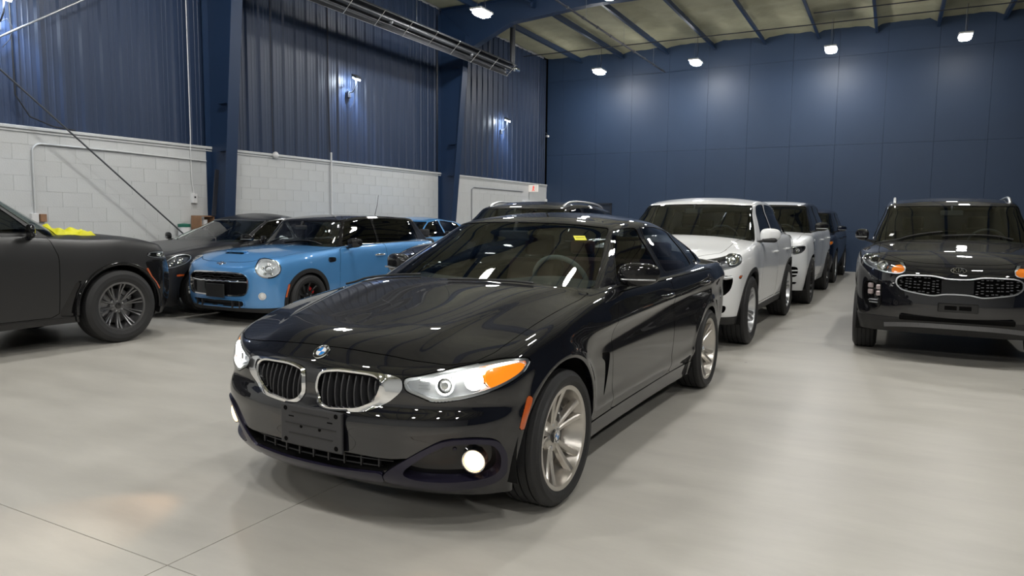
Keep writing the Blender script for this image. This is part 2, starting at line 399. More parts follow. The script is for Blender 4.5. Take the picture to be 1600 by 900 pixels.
class Shape:
    def __init__(s, p):
        s.p = p; s.W = curve(p['W']); s.zb = curve(p['zb']); s.zs = curve(p['zs']); s.zc = curve(p['zc']); s.zr = curve(p['zr'])
        s.xA, s.xB = p['xA'], p['xB']; s.D = p['D']; s.XF = p['XF']; s.XR = p['XR']; s.fr = p['fr']; s.nF = p.get('nF', 2.7); s.nR = p.get('nR', 3.0)
        s.J = len(s.fr)
    def Ysh(s, x):
        x = np.asarray(x, float); j = s.J-1; w = s.W(x)-s.D[j]
        tf = np.clip((x-s.xA)/(s.XF[j]-s.xA), 0, 1); tr = np.clip((x-s.xB)/(s.XR[j]-s.xB), 0, 1)
        return w*(1-tf**s.nF)**(1/s.nF)*(1-tr**s.nR)**(1/s.nR)
    def H(s, x, y):
        r = np.clip(np.abs(y)/(s.Ysh(x)+1e-4), 0, 1)
        return s.zc(x)+(s.zs(x)-s.zc(x))*r**s.p.get('ph', 2.4)
    def body(s, res):
        p = s.p; J = s.J; st = p['st']; top = p.get('top', [.90, .74, .5, .25, 0.])
        XFt = p['XFt']; XRt = p['XRt']; rows = J+len(top); cols = []
        for th in ANG+[90]:
            pts = []
            for j in range(rows):
                n_ = s.nF if np.isscalar(s.nF) else s.nF[j]
                c_, s_ = sup(th, n_)
                if j < J: w_ = s.W(s.xA)-s.D[j]; xf_ = s.XF[j]
                else: w_ = (s.W(s.xA)-s.D[J-1])*top[j-J]; xf_ = XFt[j-J]
                x = s.xA+(xf_-s.xA)*c_; y = w_*s_ if th < 90 else w_
                z = s.zb(x)+(s.zs(x)-s.zb(x))*s.fr[j] if j < J else s.H(x, y)
                pts.append((x, y, float(z)))
            cols.append(pts)
        for x in st:
            pts = []
            for j in range(rows):
                if j < J: y = float(s.W(x))-s.D[j]; z = s.zb(x)+(s.zs(x)-s.zb(x))*s.fr[j]
                else: y = (float(s.W(x))-s.D[J-1])*top[j-J]; z = s.H(x, y)
                pts.append((x, y, float(z)))
            cols.append(pts)
        for th in [90]+ANG[::-1]:
            pts = []
            for j in range(rows):
                c_, s_ = sup(th, s.nR)
                if j < J: w_ = s.W(s.xB)-s.D[j]; xf_ = s.XR[j]
                else: w_ = (s.W(s.xB)-s.D[J-1])*top[j-J]; xf_ = XRt[j-J]
                x = s.xB+(xf_-s.xB)*c_; y = w_*s_ if th < 90 else w_
                z = s.zb(x)+(s.zs(x)-s.zb(x))*s.fr[j] if j < J else s.H(x, y)
                pts.append((x, y, float(z)))
            cols.append(pts)
        g = resample(np.array(cols), res)
        relax(g, int(.06**2/res**2*2)); top_ = np.clip((g.A['v']-(J-.7))/.8, 0, 1); relax(g, int(.15**2/res**2*2), top_)
        if 'mod' in p: g.V = p['mod'](g, s)
        g.N = vnorm(g.V, g.T)
        return g
    def cabin(s, res):
        """rows: base, mid, window top, rail, roof mids, spine"""
        p = s.p; q = p['cab']; Wb, Wt = curve(q['Wb']), curve(q['Wt']); cr = q.get('crown', .05); cols = []
        s.Wt = Wt
        hs = [0, .35, .7, 1.0]; topf = [.93, .80, .5, .25, 0.]
        def R(x, y): return s.zr(x)-cr*np.clip(np.abs(y)/Wt(x), 0, 1.1)**2.6
        s.R = R
        def half(x, h): return float(Wb(x)*(1-h)+Wt(x)*h)+q.get('bulge', .012)*4*h*(1-h)
        def col(fx, fyn, tag_, a=None):
            pts = []
            for k in range(4+len(topf)):
                h = hs[k] if k < 4 else 1.
                xa = q['xA'][0]*(1-h)+q['xA'][1]*h; xb = q['xB'][0]*(1-h)+q['xB'][1]*h
                if tag_ == 's': x = xa+(xb-xa)*a; y = half(x, h); r_ = 1.
                else:
                    c0 = q['xF'] if tag_ == 'f' else q['xR']
                    xe = c0[0]*(1-h)+c0[1]*h+q.get('wbul', .012)*4*h*(1-h)*(1 if tag_ == 'f' else -1)
                    x0 = xa if tag_ == 'f' else xb; y0 = half(x0, h)
                    if k >= 4: xe = xe+(q['xT'][k-4] if tag_ == 'f' else -q['xT2'][k-4])*-1
                    c_, s_ = fx, fyn; x = x0+(xe-x0)*c_; y = y0*s_
                if k >= 4: y = y*topf[k-4]
                zt = R(x, y if k >= 3 else y)
                if k < 3:
                    x_top = x
                    # height of the cant rail / glass top above this point
                    if tag_ == 's': xt = q['xA'][1]+(q['xB'][1]-q['xA'][1])*a; yt = half(xt, 1.)
                    else:
                        xt0 = q['xA'][1] if tag_ == 'f' else q['xB'][1]; ce = (q['xF'] if tag_ == 'f' else q['xR'])[1]
                        xt = xt0+(ce-xt0)*fx; yt = half(xt0, 1.)*fyn
                    if tag_ == 's': xb0 = q['xA'][0]+(q['xB'][0]-q['xA'][0])*a; yb0 = half(xb0, 0.)
                    else:
                        xt0 = q['xA'][0] if tag_ == 'f' else q['xB'][0]; ce = (q['xF'] if tag_ == 'f' else q['xR'])[0]
                        xb0 = xt0+(ce-xt0)*fx; yb0 = half(xt0, 0.)*fyn
                    zb_ = s.H(xb0, min(yb0, float(s.Ysh(xb0))))-q.get('sink', .03)
                    z = zb_*(1-h)+R(xt, yt)*h
                else: z = zt
                pts.append((x, y, float(z)))
            return pts
        n1 = q.get('nF', 2.6); n2 = q.get('nR', 3.2)
        for th in ANG+[90]:
            c_, s_ = sup(th, n1); cols.append(col(c_, s_ if th < 90 else 1., 'f'))
        for a in q.get('a', [.12, .25, .4, .55, .7, .85]): cols.append(col(0, 0, 's', a))
        for th in [90]+ANG[::-1]:
            c_, s_ = sup(th, n2); cols.append(col(c_, s_ if th < 90 else 1., 'r'))
        g = resample(np.array(cols), res); hh_ = np.interp(g.A['v'], range(9), hs+[1.2, 1.4, 1.6, 1.8, 2.]); relax(g, int(.03**2/res**2*2)); relax(g, int(.10**2/res**2*2), np.clip((hh_-1.15)/.3, 0, 1)); g.N = vnorm(g.V, g.T); g.na = len(q.get('a', [1]*6)); g.A['h'] = np.interp(g.A['v'], range(9), hs+[1.2, 1.4, 1.6, 1.8, 2.])
        return g

# ------------------------------------------------------------------ wheels
def smax(a, b, r=.02): return (a+b+np.sqrt((a-b)**2+r*r))/2
def tyre_geo(R, r, w, grooves=True):
    h = w/2
    side = [(r, -h*.80), (r+.008, -h*.93), (r+(R-r)*.35, -h*1.03), (r+(R-r)*.65, -h*1.03), (R-.022, -h*.93), (R-.006, -h*.84)]
    tread = []
    for a in (-.55, -.18, .18, .55):
        tread += [(R, h*(a-.035)), (R-.009, h*(a-.03)), (R-.009, h*(a+.03)), (R, h*(a+.035))]
    prof = side+[(R-.002, -h*.78)]+(tread if grooves else [(R, 0)])+[(R-.002, h*.78)]+[(a, -b) for a, b in side[::-1]]
    return lathe(prof, 72, 'Y')
def spoke_geo(r0, r1, w0, w1, y0, y1, th, a0, a1, dish=.012, n=9):
    """a bar from hub to rim: centre line sweeps from angle a0 to a1; y outward face height, th depth"""
    V = []
    for i in range(n):
        t = i/(n-1); r = r0+(r1-r0)*t; a = a0+(a1-a0)*t; wd = (w0+(w1-w0)*t)/2; y = y0+(y1-y0)*t-dish*4*t*(1-t)
        for (cx, cy) in ((-1, -th), (-1, -.006), (-.62, 0), (.62, 0), (1, -.006), (1, -th)):
            V.append((r*math.cos(a)-cx*wd*math.sin(a), y+cy, r*math.sin(a)+cx*wd*math.cos(a)))
    T = []
    for i in range(n-1):
        for j in range(5):
            a = i*6+j; T += [[a, a+1, a+7], [a, a+7, a+6]]
    return flat(G(V, np.array(T)))
WH = {}
def make_wheel_parts(key, R, rr, w, style):
    """geometry dict for one wheel, outer face towards +y"""
    h = w/2; P = {}
    P['tyre'] = (tyre_geo(R, rr, w), 'rubber')
    lip = h*.90
    rim = lathe([(rr-.004, -h*.85), (rr+.004, -h*.8), (rr-.03, -h*.7), (rr-.05, 0), (rr-.028, h*.55), (rr-.016, lip-.004), (rr-.014, lip), (rr+.006, lip+.003), (rr+.010, lip-.004), (rr+.002, lip-.02)], 64, 'Y')
    P['wheel'] = (rim, style['mat'])
    P['hub_cap'] = (lathe([(.001, h*style.get('hy', .5)+.012), (.030, h*style.get('hy', .5)+.011), (.034, h*style.get('hy', .5)+.004), (.036, h*.2)], 28, 'Y'), style.get('cap', 'logo_black'))
    hub = merge(lathe([(.03, h*style.get('hy', .5)+.002), (.075, h*style.get('hy', .5)-.004), (.085, h*.25), (.08, 0)], 40, 'Y'))
    P['hub'] = (hub, style['mat'])
    P['brake_disc'] = (lathe([(.07, h*.10), (.12, h*.10), (rr*.72, h*.06), (rr*.72, -h*.1), (.1, -h*.1)], 40, 'Y'), 'disc')
    P['barrel'] = (lathe([(.02, -h*.35), (rr-.035, -h*.35)], 40, 'Y'), 'under')
    P['caliper'] = (xf(box((rr*.60, 0, 0), (rr*.22, h*.55, rr*.55), .012), rotm('Y', -2.5)), style.get('cal', 'alloy_dark'))
    P['bolts'] = (merge(*[xf(lathe([(.001, h*style.get('hy', .5)+.004), (.009, h*style.get('hy', .5)+.003), (.010, h*.3)], 10, 'Y'), None, (.056*math.cos(q), 0, .056*math.sin(q))) for q in np.arange(5)*2*PI/5+.3]), 'satin_alu')
    sp = []
    for (a0, a1, w0, w1) in style['spokes']:
        sp.append((spoke_geo(.05, rr-.012, w0, w1, h*style.get('hy', .5), lip-.006, .035, a0, a1, style.get('dish', .015)), style.get('face', style['mat'])))
    WH[key] = (P, sp, {}); return key
def spokes_even(n, w0, w1, off_=0, sweep=0): return [(2*PI*i/n+off_, 2*PI*i/n+off_+sweep, w0, w1) for i in range(n)]
def spokes_pair(n, d0, d1, w0, w1, off_=0):
    o = []
    for i in range(n):
        a = 2*PI*i/n+off_; o += [(a-d0, a-d1, w0, w1), (a+d0, a+d1, w0, w1)]
    return o
def put_wheel(key, parent, x, y, z, right=False, rot=0., emblem=None):
    P, sp, cache = WH[key]
    def inst(name, g, m, par):
        ck = (name, id(g))
        if ck not in cache: 
            o = build(name, g, m, par); cache[ck] = o.data
        else:
            o = bpy.data.objects.new(name, cache[ck]); C.objects.link(o); o.parent = par
        return o
    wh = inst('wheel', *P['wheel'], parent)
    wh.location = (x, y, z); wh.rotation_euler = Matrix.Rotation(PI if right else 0, 4, 'Z').to_euler() if not rot else (Matrix.Rotation(PI if right else 0, 4, 'Z') @ Matrix.Rotation(rot, 4, 'Y')).to_euler()
    for k in ('tyre', 'hub', 'hub_cap', 'brake_disc', 'barrel', 'caliper', 'bolts'):
        n_ = {'bolts': 'wheel_bolts', 'barrel': 'brake_shield', 'caliper': 'brake_caliper'}.get(k, k)
        inst(n_, *P[k], wh)
    for g, m in sp: inst('spoke', g, m, wh)
    if emblem: emblem(wh, WH[key])
    return wh

# ------------------------------------------------------------------ whole car
def sgn_mask(g, side): return g.V[:, 1]*side > .02
class Car:
    def __init__(s, name, loc, yaw, label, spec, group=None):
        s.sp = spec; s.root = empty(name, (loc[0], loc[1], 0), yaw); tag(s.root, label, 'car', group)
        s.S = Shape(spec); res = spec.get('res', .03)
        s.g = s.S.body(res); s.cab = s.S.cabin(res); s.paint = spec['paint']; s.full = s.g.copy(); s.fullcab = s.cab.copy()
        s.bvh = None
    def part(s, name, g, m, label=None, smooth=True):
        return build(name, g, m, s.root, label, smooth)
    def carve(s, f, gap=.004, gapmat='gap', gdep=.012):
        """f(g)->sdf. cuts the region out of the body, leaves a recessed joint; returns the region"""
        ins, out = cut(s.g, f(s.g)-0.)
        if gap:
            ring, out = cut(out, f(out)-gap)
            s.joints.append(merge(off(ring, -gdep), skirt(ring, gdep)))
        s.g = out; return ins
    joints = None
    def shell(s, J):
        """arches and the opening under the cabin"""
        sp = s.sp; s.joints = []
        for (xw, side) in [(x, k) for x in (0, -sp['wb']) for k in (1, -1)]:
            ra = sp['ra'] if xw == 0 else sp.get('rar', sp['ra'])
            def f(g, xw=xw, side=side, ra=ra):
                r_ = np.hypot(g.V[:, 0]-xw, (g.V[:, 2]-sp['rw'])*sp.get('asq', 1.))-ra
                q = np.where(g.V[:, 1]*side > .3, r_, 9.); return np.where(g.A['v'] > J+.3, 9., q)
            if 'clad' in sp:
                c0, c1, cm = sp['clad']
                ring, s.g = cut(s.g, f(s.g)-c0)
                _, ring = cut(ring, f(ring))
                s.part('arch_trim', merge(off(ring, .008), skirt(off(ring, .008), .03)), cm)
            else: _, s.g = cut(s.g, f(s.g))
            a = np.linspace(-.25, PI+.25, 30)
            yo, yi = (sp['Wmax']-.05)*side, .52*side; R_ = ra+.03
            V = np.array([(xw+R_*math.cos(t), y, sp['rw']+R_*math.sin(t)) for t in a for y in (yo, yi)]); k = np.arange(29)*2
            T = np.vstack([np.stack([k, k+1, k+3], 1), np.stack([k, k+3, k+2], 1)])
            inner = flat(G(np.vstack([[(xw, yi, sp['rw'])], [(xw+R_*math.cos(t), yi, sp['rw']+R_*math.sin(t)) for t in a]]), np.array([[0, i+1, i+2] for i in range(29)])))
            s.part('wheel_well', merge(flat(G(V, T)), inner), 'under')
        # lower edge and arch returns
        hull = s.g
        s.lip = skirt(hull, vec=None, d=.03, sel=lambda V: V[:, 2] < .78)
        loop = s.cab.V[(s.cab.A['h'] < 1e-6)]; c0 = loop.mean(0)[:2]
        an = np.arctan2(loop[:, 1], (loop[:, 0]-c0[0])*.5); o_ = np.argsort(an); poly = loop[o_][:, :2]
        s.basepoly = poly
        _, s.g = cut(s.g, np.where(s.g.A['v'] >= J-1-.6, psdf(s.g.V[:, :2], poly)+.06, 9.))
    def windows(s):
        sp = s.sp; q = sp['cab']; c = s.cab; gm = sp.get('glass', 'glass_tint'); H_ = q['Hlen']; na = c.na; uS0 = 7; uS1 = 8+na
        trim = []
        def take(f, name, m, trimw=.012, up=.002, inset=.003):
            nonlocal c
            ins, c = cut(c, f(c)); ring, c = cut(c, f(c)-trimw)
            trim.append(merge(off(ring, up), skirt(off(ring, up), .012)))
            comps = [(sd, cut(ins, -sd*ins.V[:, 1])[0]) for sd in (1, -1)] if name == 'side_window' else [(0, ins)]
            for sd, w_ in comps:
                if len(w_.T): s.part(name, off(w_, -inset), m)
        uW = q.get('uW', 5.9); hb, ht = q.get('hw', (.06, .93))
        take(lambda g: smax(smax((g.A['u']-uW)*.16, (hb-g.A['h'])*H_*1.6, .03), (g.A['h']-ht)*H_*1.6, .03), 'windshield', q.get('wsg', 'glass_clear'), trimw=.018)
        uR = uS1+7-uW+q.get('duR', 0.)
        hb2, ht2 = q.get('hr', (.25, .9))
        take(lambda g: smax(smax((uS1+(7-uW)-g.A['u'])*.16, (hb2-g.A['h'])*H_*1.6, .03), (g.A['h']-ht2)*H_*1.6, .03), 'rear_window', gm)
        hs0, hs1 = q.get('hsd', (.12, .88))
        for (x0, x1, l0, l1) in q['side']:      # front x, rear x at the belt and their lean (dx per unit h)
            def f(g, x0=x0, x1=x1, l0=l0, l1=l1):
                x = g.V[:, 0]; h = g.A['h']; a = x-(x0+l0*h); b = (x1+l1*h)-x
                r = smax(smax(a*.9, b*.9, .02), smax((hs0-h)*H_, (h-hs1)*H_, .005), q.get('srad', .03))
                return np.where((g.A['u'] > uS0-.55) & (g.A['u'] < uS1+1.4) & (h < 1.05), r, 9.)
            take(f, 'side_window', gm, trimw=q.get('trimw', .012))
        s.part('window_trim', merge(*trim), q.get('trim', 'gloss_black'))
        return c
    def finish(s, J, roofmat=None):
        sp = s.sp; c = s.windows(); R_ = sp.get('roof', s.paint)
        f = c.A['h']-sp.get('rsplit', 1.12)
        pil, top = cut(c, f)
        s.part('roof', top, roofmat or R_); s.part('pillar_frame', pil, sp.get('pillar', R_))
        s.part('body_shell', merge(s.g, s.lip), s.paint)
        s.part('panel_joints', merge(*s.joints) if s.joints else s.lip, 'gap')
        # floor pan, kept clear of the wheels
        zb = sp['pan']; L0, L1 = sp['XF'][0]-.12, sp['XR'][0]+.15; Wp = sp['Wmax']-.12
        segs = [box(((L0+.42)/2, 0, zb+.03), (L0-.42, Wp*2-.25, .05)), box((0, 0, zb+.06), (.84, 1.0, .06)),
                box(((-.42-sp['wb']+.42)/2, 0, zb+.03), (sp['wb']-.84, Wp*2, .06)), box((-sp['wb'], 0, zb+.06), (.84, 1.0, .06)),
                box(((L1-sp['wb']-.42)/2, 0, zb+.05), (-sp['wb']-.42-L1, Wp*2-.25, .05))]
        s.part('floor_pan', merge(*segs), 'under')
    def interior(s, seat='seat', dash='dash', wheel='dash'):
        sp = s.sp; q = sp['cab']; zf = sp['pan']+.1; x0 = q['xA'][0]; zt = float(s.S.H(q['xF'][0], 0)); r = s.root
        yb = .62
        # bulkhead and dashboard
        xb = q['xF'][0]-.03; zd = zt+q.get('dz', -.01)
        s.part('bulkhead', merge(box((xb-.02, 0, (zf+zd-.08)/2), (.04, 1.35, zd-.08-zf)), box((-2.05 if 'rearx' not in q else q['rearx'], 0, zf+.02), (.05, 1.3, .1))), 'under')
        n = 15; ys = np.linspace(-.70, .70, n); V = []
        for y in ys:
            back = xb+(-.0-.28*abs(y/.72)**2.2); hump = .035*math.exp(-((y-.37)/.2)**2)
            V += [(back, y, zd-.045), (back-.25, y, zd-.02+hump*.6), (back-.47, y, zd-.02+hump), (back-.53, y, zd-.08+hump*.3), (back-.50, y, zd-.30)]
        i, j = np.meshgrid(np.arange(n-1), np.arange(4), indexing='ij'); a = (i*5+j).ravel()
        T = np.vstack([np.stack([a, a+5, a+6], 1), np.stack([a, a+6, a+1], 1)])
        g = G(V, T[:, ::-1])
        s.part('dashboard', merge(g, box((xb-.75, 0, zf+.2), (.6, .26, .3), .03)), dash)
        # steering wheel
        cx, cz = xb-.72, zd-.045; th = np.linspace(0, 2*PI, 33)[:-1]; tilt = math.radians(24)
        ring = np.array([(0, .185*math.cos(t), .185*math.sin(t)) for t in th])
        sw = merge(tube(ring, .016, 8, closed=True), box((0, 0, -.01), (.05, .13, .11), .02), bar((0, -.05, 0), (0, -.18, .01), .02, .03), bar((0, .05, 0), (0, .18, .01), .02, .03), bar((0, 0, -.03), (0, 0, -.18), .035, .02, up=(1, 0, 0)))
        s.part('steering_wheel', xf(sw, rotm('Y', tilt), (cx, .37, cz)), wheel)
        zroof = float(s.S.zr(-1.6)); zs_ = zf+.28
        def seatg(x, y):
            top = min(zroof-.36, zs_+.62)
            b = merge(box((x, y, zs_), (.5, .50, .14), .05), xf(box((0, 0, (top-zs_)/2), (.13, .48, top-zs_+.05), .05), rotm('Y', -.35), (x-.24, y, zs_)),
                      box((x-.30-.33*(top-zs_), y, top+.10), (.09, .26, .17), .035))
            return b
        rx = xb-1.42
        for y in (.37, -.37): s.part('front_seat', seatg(rx, y), seat)
        x2 = rx-.85
        top = min(zroof-.38, zs_+.58)
        s.part('rear_bench', merge(box((x2, 0, zs_), (.5, 1.25, .14), .05), xf(box((0, 0, (top-zs_)/2), (.13, 1.25, top-zs_+.05), .05), rotm('Y', -.4), (x2-.24, 0, zs_)),
               *[box((x2-.30-.38*(top-zs_), y, top+.08), (.08, .24, .13), .03) for y in (.36, -.36)]), seat)
        # header lining with mirror
        s.part('rear_view_mirror', merge(box((q['xF'][1]+.10, 0, float(s.S.zr(q['xF'][1]))-.11), (.025, .23, .065), .02), bar((q['xF'][1]+.10, 0, float(s.S.zr(q['xF'][1]))-.10), (q['xF'][1]+.06, 0, float(s.S.zr(q['xF'][1]))-.02), .02, .02)), 'dash')
    def wheels(s, key, rot=0., emblem=None, inset=.015):
        sp = s.sp
        for x in (0, -sp['wb']):
            for sd in (1, -1):
                put_wheel(key, s.root, x, sd*(sp['track']/2), sp['rw'], sd < 0, rot, emblem)
    def surf(s):
        if s.bvh is None:
            f = merge(G(s.full.V, s.full.T, s.full.N), G(s.fullcab.V, s.fullcab.T, s.fullcab.N)); s.bvh = BVHTree.FromPolygons([Vector(v) for v in f.V], f.T.tolist())
        return s.bvh
    def hitp(s, o, d):
        r = s.surf().ray_cast(Vector(o), Vector(d).normalized()); return r[0], r[1]
    def mirror(s, x, y, z, m='gloss_black', w=.20, h=.125, foot='gloss_black', led=True, sides=(1, -1), d=.12, my=None):
        for sd in sides:
            g = ball((0, 0, 0), 1., 14); V = g.V.copy()
            V = np.sign(V)*np.abs(V)**.72
            V *= [d/2, w/2, h/2]; V[:, 0] = np.where(V[:, 0] < 0, V[:, 0]*.35, V[:, 0]); 
            t = (V[:, 1]+w/2)/w; V[:, 0] = V[:, 0]*(1-.35*t)-.05*t*t*1.2; V[:, 2] = V[:, 2]*(1-.18*t)+.006*t
            g = G(V, g.T); g.V = g.V+[x, y+w/2+.02, z]
            ft = bar((x-.0, y-.05, z-h*.55), (x, y+w*.32, z-h*.38), .05, .03)
            if sd < 0: g, ft = mirror(g), mirror(ft)
            ob = s.part('door_mirror', g, m); build('mirror_foot', ft, foot, ob)
            if led:
                P = [(x+d/2*(1-.35*t)-.06*t*t+.0, y+.02+w*t, z-h*.16) for t in np.linspace(.15, .95, 8)]
                l = tube(P, .006, 6); l = mirror(l) if sd < 0 else l
                build('indicator', l, 'satin_alu', ob)
    def handle(s, x, z, m=None, L=.20, sides=(1, -1)):
        for sd in sides:
            h, n = s.hitp((x, 2*sd, z), (0, -sd, 0))
            if h is None: continue
            yy = abs(h.y)
            pts = [(x-L/2, yy-.01, z-.003), (x-L/2+.02, yy+.022, z), (x, yy+.030, z+.002), (x+L/2-.02, yy+.024, z), (x+L/2, yy-.01, z-.003)]
            g = xf(tube(pts, [.010, .013, .013, .013, .010], 10), None, (0, 0, 0)); g.V[:, 2] = z+(g.V[:, 2]-z)*1.15
            rec = ball((x, yy-.004, z), 1, 8, (L*.42, .012, .03))
            if sd < 0: g, rec = mirror(g), mirror(rec)
            s.part('door_handle', g, m or s.paint)
def side_mask(g, sd, J, vmax=None):
    return (g.V[:, 1]*sd > .25) & (g.A['v'] <= (vmax if vmax is not None else J-.9))
def poly_xz(poly, sd, J, n=2, t=.15, vmax=None):
    P = chaikin(poly, n, t)
    return lambda g: np.where(side_mask(g, sd, J, vmax), psdf(g.V[:, [0, 2]], P), 9.)
def poly_sz(poly, sd, J, n=3, t=.22, vmax=None, both=False, smax_=3.):
    """polygon in (distance round the plan outline from the nose centre, height)"""
    P = chaikin(poly, n, t) if n else np.array(poly)
    def f(g):
        q = psdf(np.stack([g.A['s'], g.V[:, 2]], 1), P)
        m = (g.A['v'] <= (vmax if vmax is not None else J-.9)) & (g.A['s'] < smax_)
        if not both: m &= g.V[:, 1]*sd > -1e-6
        return np.where(m, q, 9.)
    return f
def poly_yz(poly, J, n=3, t=.22, vmax=None, front=True, xmin=.2):
    P = chaikin(poly, n, t) if n else np.array(poly)
    def f(g):
        q = psdf(np.stack([g.V[:, 1], g.V[:, 2]], 1), P)
        m = (g.A['v'] <= (vmax if vmax is not None else J-.9)) & (g.V[:, 0] > xmin)
        return np.where(m, q, 9.)
    return f

# ------------------------------------------------------------------ the parked cars
def spec(paint, L, Wd, H, wb, fo, rw, zn, zh, b0, b1, xw0, xwt, xrt, xrb, **k):
    w = Wd/2; xf_ = fo; xr = -(L-fo); xA = k.pop('xA', rw+.02); xB = k.pop('xB', -wb-rw-.03); zb = k.pop('zlow', (.24, .26, .30)); D = k.pop('D', [.06, .035, .01, 0, .008, .05])
    wt = k.pop('wt', .62); wbs = k.pop('wbs', w-.09); hr = k.pop('zrear', H-.10); crown = k.pop('crown', .05); XFo = k.pop('XFo', [-.10, -.03, 0, -.005, -.03, -.08]); XRo = k.pop('XRo', [.12, .03, 0, .02, .05, .06])
    xai = k.pop('xai', (.44, .26)); xbi = k.pop('xbi', (.42, .30)); cab = k.pop('cab', {}); xm = -wb/2
    c = dict(xF=[xw0, xwt], xA=[xw0-xai[0], xwt-xai[1]], xB=[xrb+xbi[0], xrt+xbi[1]], xR=[xrb, xrt],
             Wb=[(xw0, wbs-.05), (xw0-.45, wbs-.02), (xm, wbs), (-wb, wbs-.01), (xrb, wbs-.07)], Wt=[(xwt, wt-.01), (xm, wt+.01), (-wb, wt), (xrt, wt-.04)],
             crown=crown, xT=[.06, .15, .3, .42, .5], xT2=[.05, .12, .22, .3, .36], Hlen=H-b0, side=k.pop('side'), trim='gloss_black', wsg='glass_clear', nR=3.5)
    c.update(cab)
    d = dict(paint=paint, wb=wb, rw=rw, ra=rw+.055, Wmax=w, track=Wd-.26, pan=zb[1]+.01, xA=xA, xB=xB, res=.035, fr=[0, .13, .38, .62, .84, 1.0], D=D, nF=2.6, nR=3.2,
        XF=[xf_+q for q in XFo], XFt=[xf_-.13, xf_-.20, xf_-.28, xf_-.35, xf_-.40], top=[.93, .8, .55, .28, 0.], XR=[xr+q for q in XRo], XRt=[xr+.09, xr+.14, xr+.2, xr+.26, xr+.3],
        st=[xA-.15, 0, -.22, -.5, -.9, xm-.1, -wb+.5, -wb+.2, -wb], W=[(xf_, w*.93), (xA, w*.965), (0, w), (-.5, w*.975), (xm, w*.965), (-wb+.3, w*.985), (-wb, w), (xB, w*.965), (xr, w*.93)],
        zb=[(xf_, zb[0]), (xf_-.4, zb[0]-.02), (-.3, zb[1]), (-wb+.3, zb[1]), (xB, zb[2]), (xr, zb[2]+.04)],
        zs=[(xf_, zn-.03), (xf_-.25, zn+.01), (.1, (zn+b0)/2+.03), (-.35, b0-.035), (-.75, b0), (xm-.3, (b0+b1)/2), (-wb, b1), (xr, b1-.02)],
        zc=[(xf_-.07, zn-.02), (xf_-.22, zn+.055), (.12, zn*.42+zh*.58+.03), (xw0-.02, zh), (xw0-.5, zh+.02), (xrb, b1+.03), (xr+.02, b1-.01)],
        zr=[(xwt+.08, H-.125), (xwt, H-.09), (xwt-.3, H-.03), (xm-.3, H), (xrt+.5, (H*1.0+hr)/2+.02), (xrt, hr), (xrt-.4, hr-.2)], cab=c)
    d.update(k); return d
WY = math.radians(-90.6)
def wheelset(key, rw, rr, w_, mt, spokes, hy=.5, dish=.015, cap='logo_black', cal='alloy_dark'):
    make_wheel_parts(key, rw, rr, w_, dict(mat=mt, spokes=spokes, hy=hy, dish=dish, cap=cap, cal=cal))
def add_wheels(car, key, tr, rots=(.2, .9)):
    for k, x in enumerate((0, -car.sp['wb'])):
        for sd in (1, -1): put_wheel(key, car.root, x, sd*tr, car.sp['rw'], sd < 0, rots[k])
KIA = spec('paint_black', 4.48, 1.855, 1.70, 2.67, .90, .362, .98, 1.20, 1.13, 1.2, -.33, -1.02, -3.05, -3.48, zlow=(.30, .28, .32), side=[(-.92, -1.62, -.42, .02), (-1.70, -2.60, .02, .10), (-2.66, -3.1, .10, .22)],
    XFo=[-.14, -.05, 0, -.01, -.03, -.07], wt=.63, crown=.045)
KIA['zs'][:4] = [(.9, .925), (.66, 1.01), (.3, 1.075), (-.35, 1.115)]; KIA['zc'][:3] = [(.83, .95), (.66, 1.035), (.12, 1.14)]
CAY = spec('paint_white', 4.74, 1.94, 1.705, 2.895, .93, .385, .92, 1.21, 1.13, 1.20, -.36, -1.12, -3.10, -3.72, zlow=(.30, .29, .34), side=[(-.98, -1.78, -.42, .02), (-1.86, -2.74, .02, .12), (-2.80, -3.3, .12, .26)],
    XFo=[-.16, -.06, 0, -.01, -.05, -.12], wt=.66, crown=.055, nF=2.35, zrear=1.56, clad=(.045, 0, 'plastic'))
CAY['zs'][:4] = [(.93, .875), (.68, .965), (.35, 1.045), (-.1, 1.10)]; CAY['zc'][:3] = [(.86, .91), (.68, .995), (.12, 1.10)]
RRS = spec('paint_white2', 4.85, 1.985, 1.78, 2.923, .88, .395, 1.03, 1.22, 1.20, 1.26, -.30, -1.0, -3.35, -3.80, zlow=(.28, .30, .36), side=[(-.90, -1.74, -.38, .02), (-1.80, -2.7, .02, .05), (-2.76, -3.45, .05, .18)],
    XFo=[-.12, -.04, 0, -.01, -.03, -.06], wt=.68, crown=.04, nF=2.9, zrear=1.66, pillar='gloss_black')
NAV = spec('paint_navy', 4.60, 1.93, 1.73, 2.80, .85, .38, .98, 1.17, 1.14, 1.2, -.32, -1.02, -3.1, -3.5, zlow=(.28, .28, .34), side=[(-.92, -1.7, -.4, .02), (-1.76, -2.62, .02, .08), (-2.7, -3.1, .1, .2)], wt=.66)
MINI = spec('paint_blue', 3.85, 1.727, 1.43, 2.495, .80, .312, .80, .985, .975, 1.02, -.42, -.80, -2.66, -3.0, zlow=(.18, .17, .24), side=[(-.74, -1.50, -.20, .02), (-1.54, -2.55, .02, .10)],
    XFo=[-.07, -.02, 0, -.005, -.02, -.06], wt=.57, wbs=.765, crown=.035, nF=2.7, zrear=1.37, xai=(.34, .18), xbi=(.25, .22), clad=(.055, 0, 'plastic'), roof='gloss_black', pillar='gloss_black', ra=.345, rsplit=1.12)
MINI['cab'].update(hsd=(.07, .90), trimw=.006, crown=.03, Wt=[(-.86, .57), (-1.3, .60), (-2.5, .60), (-2.78, .55)])
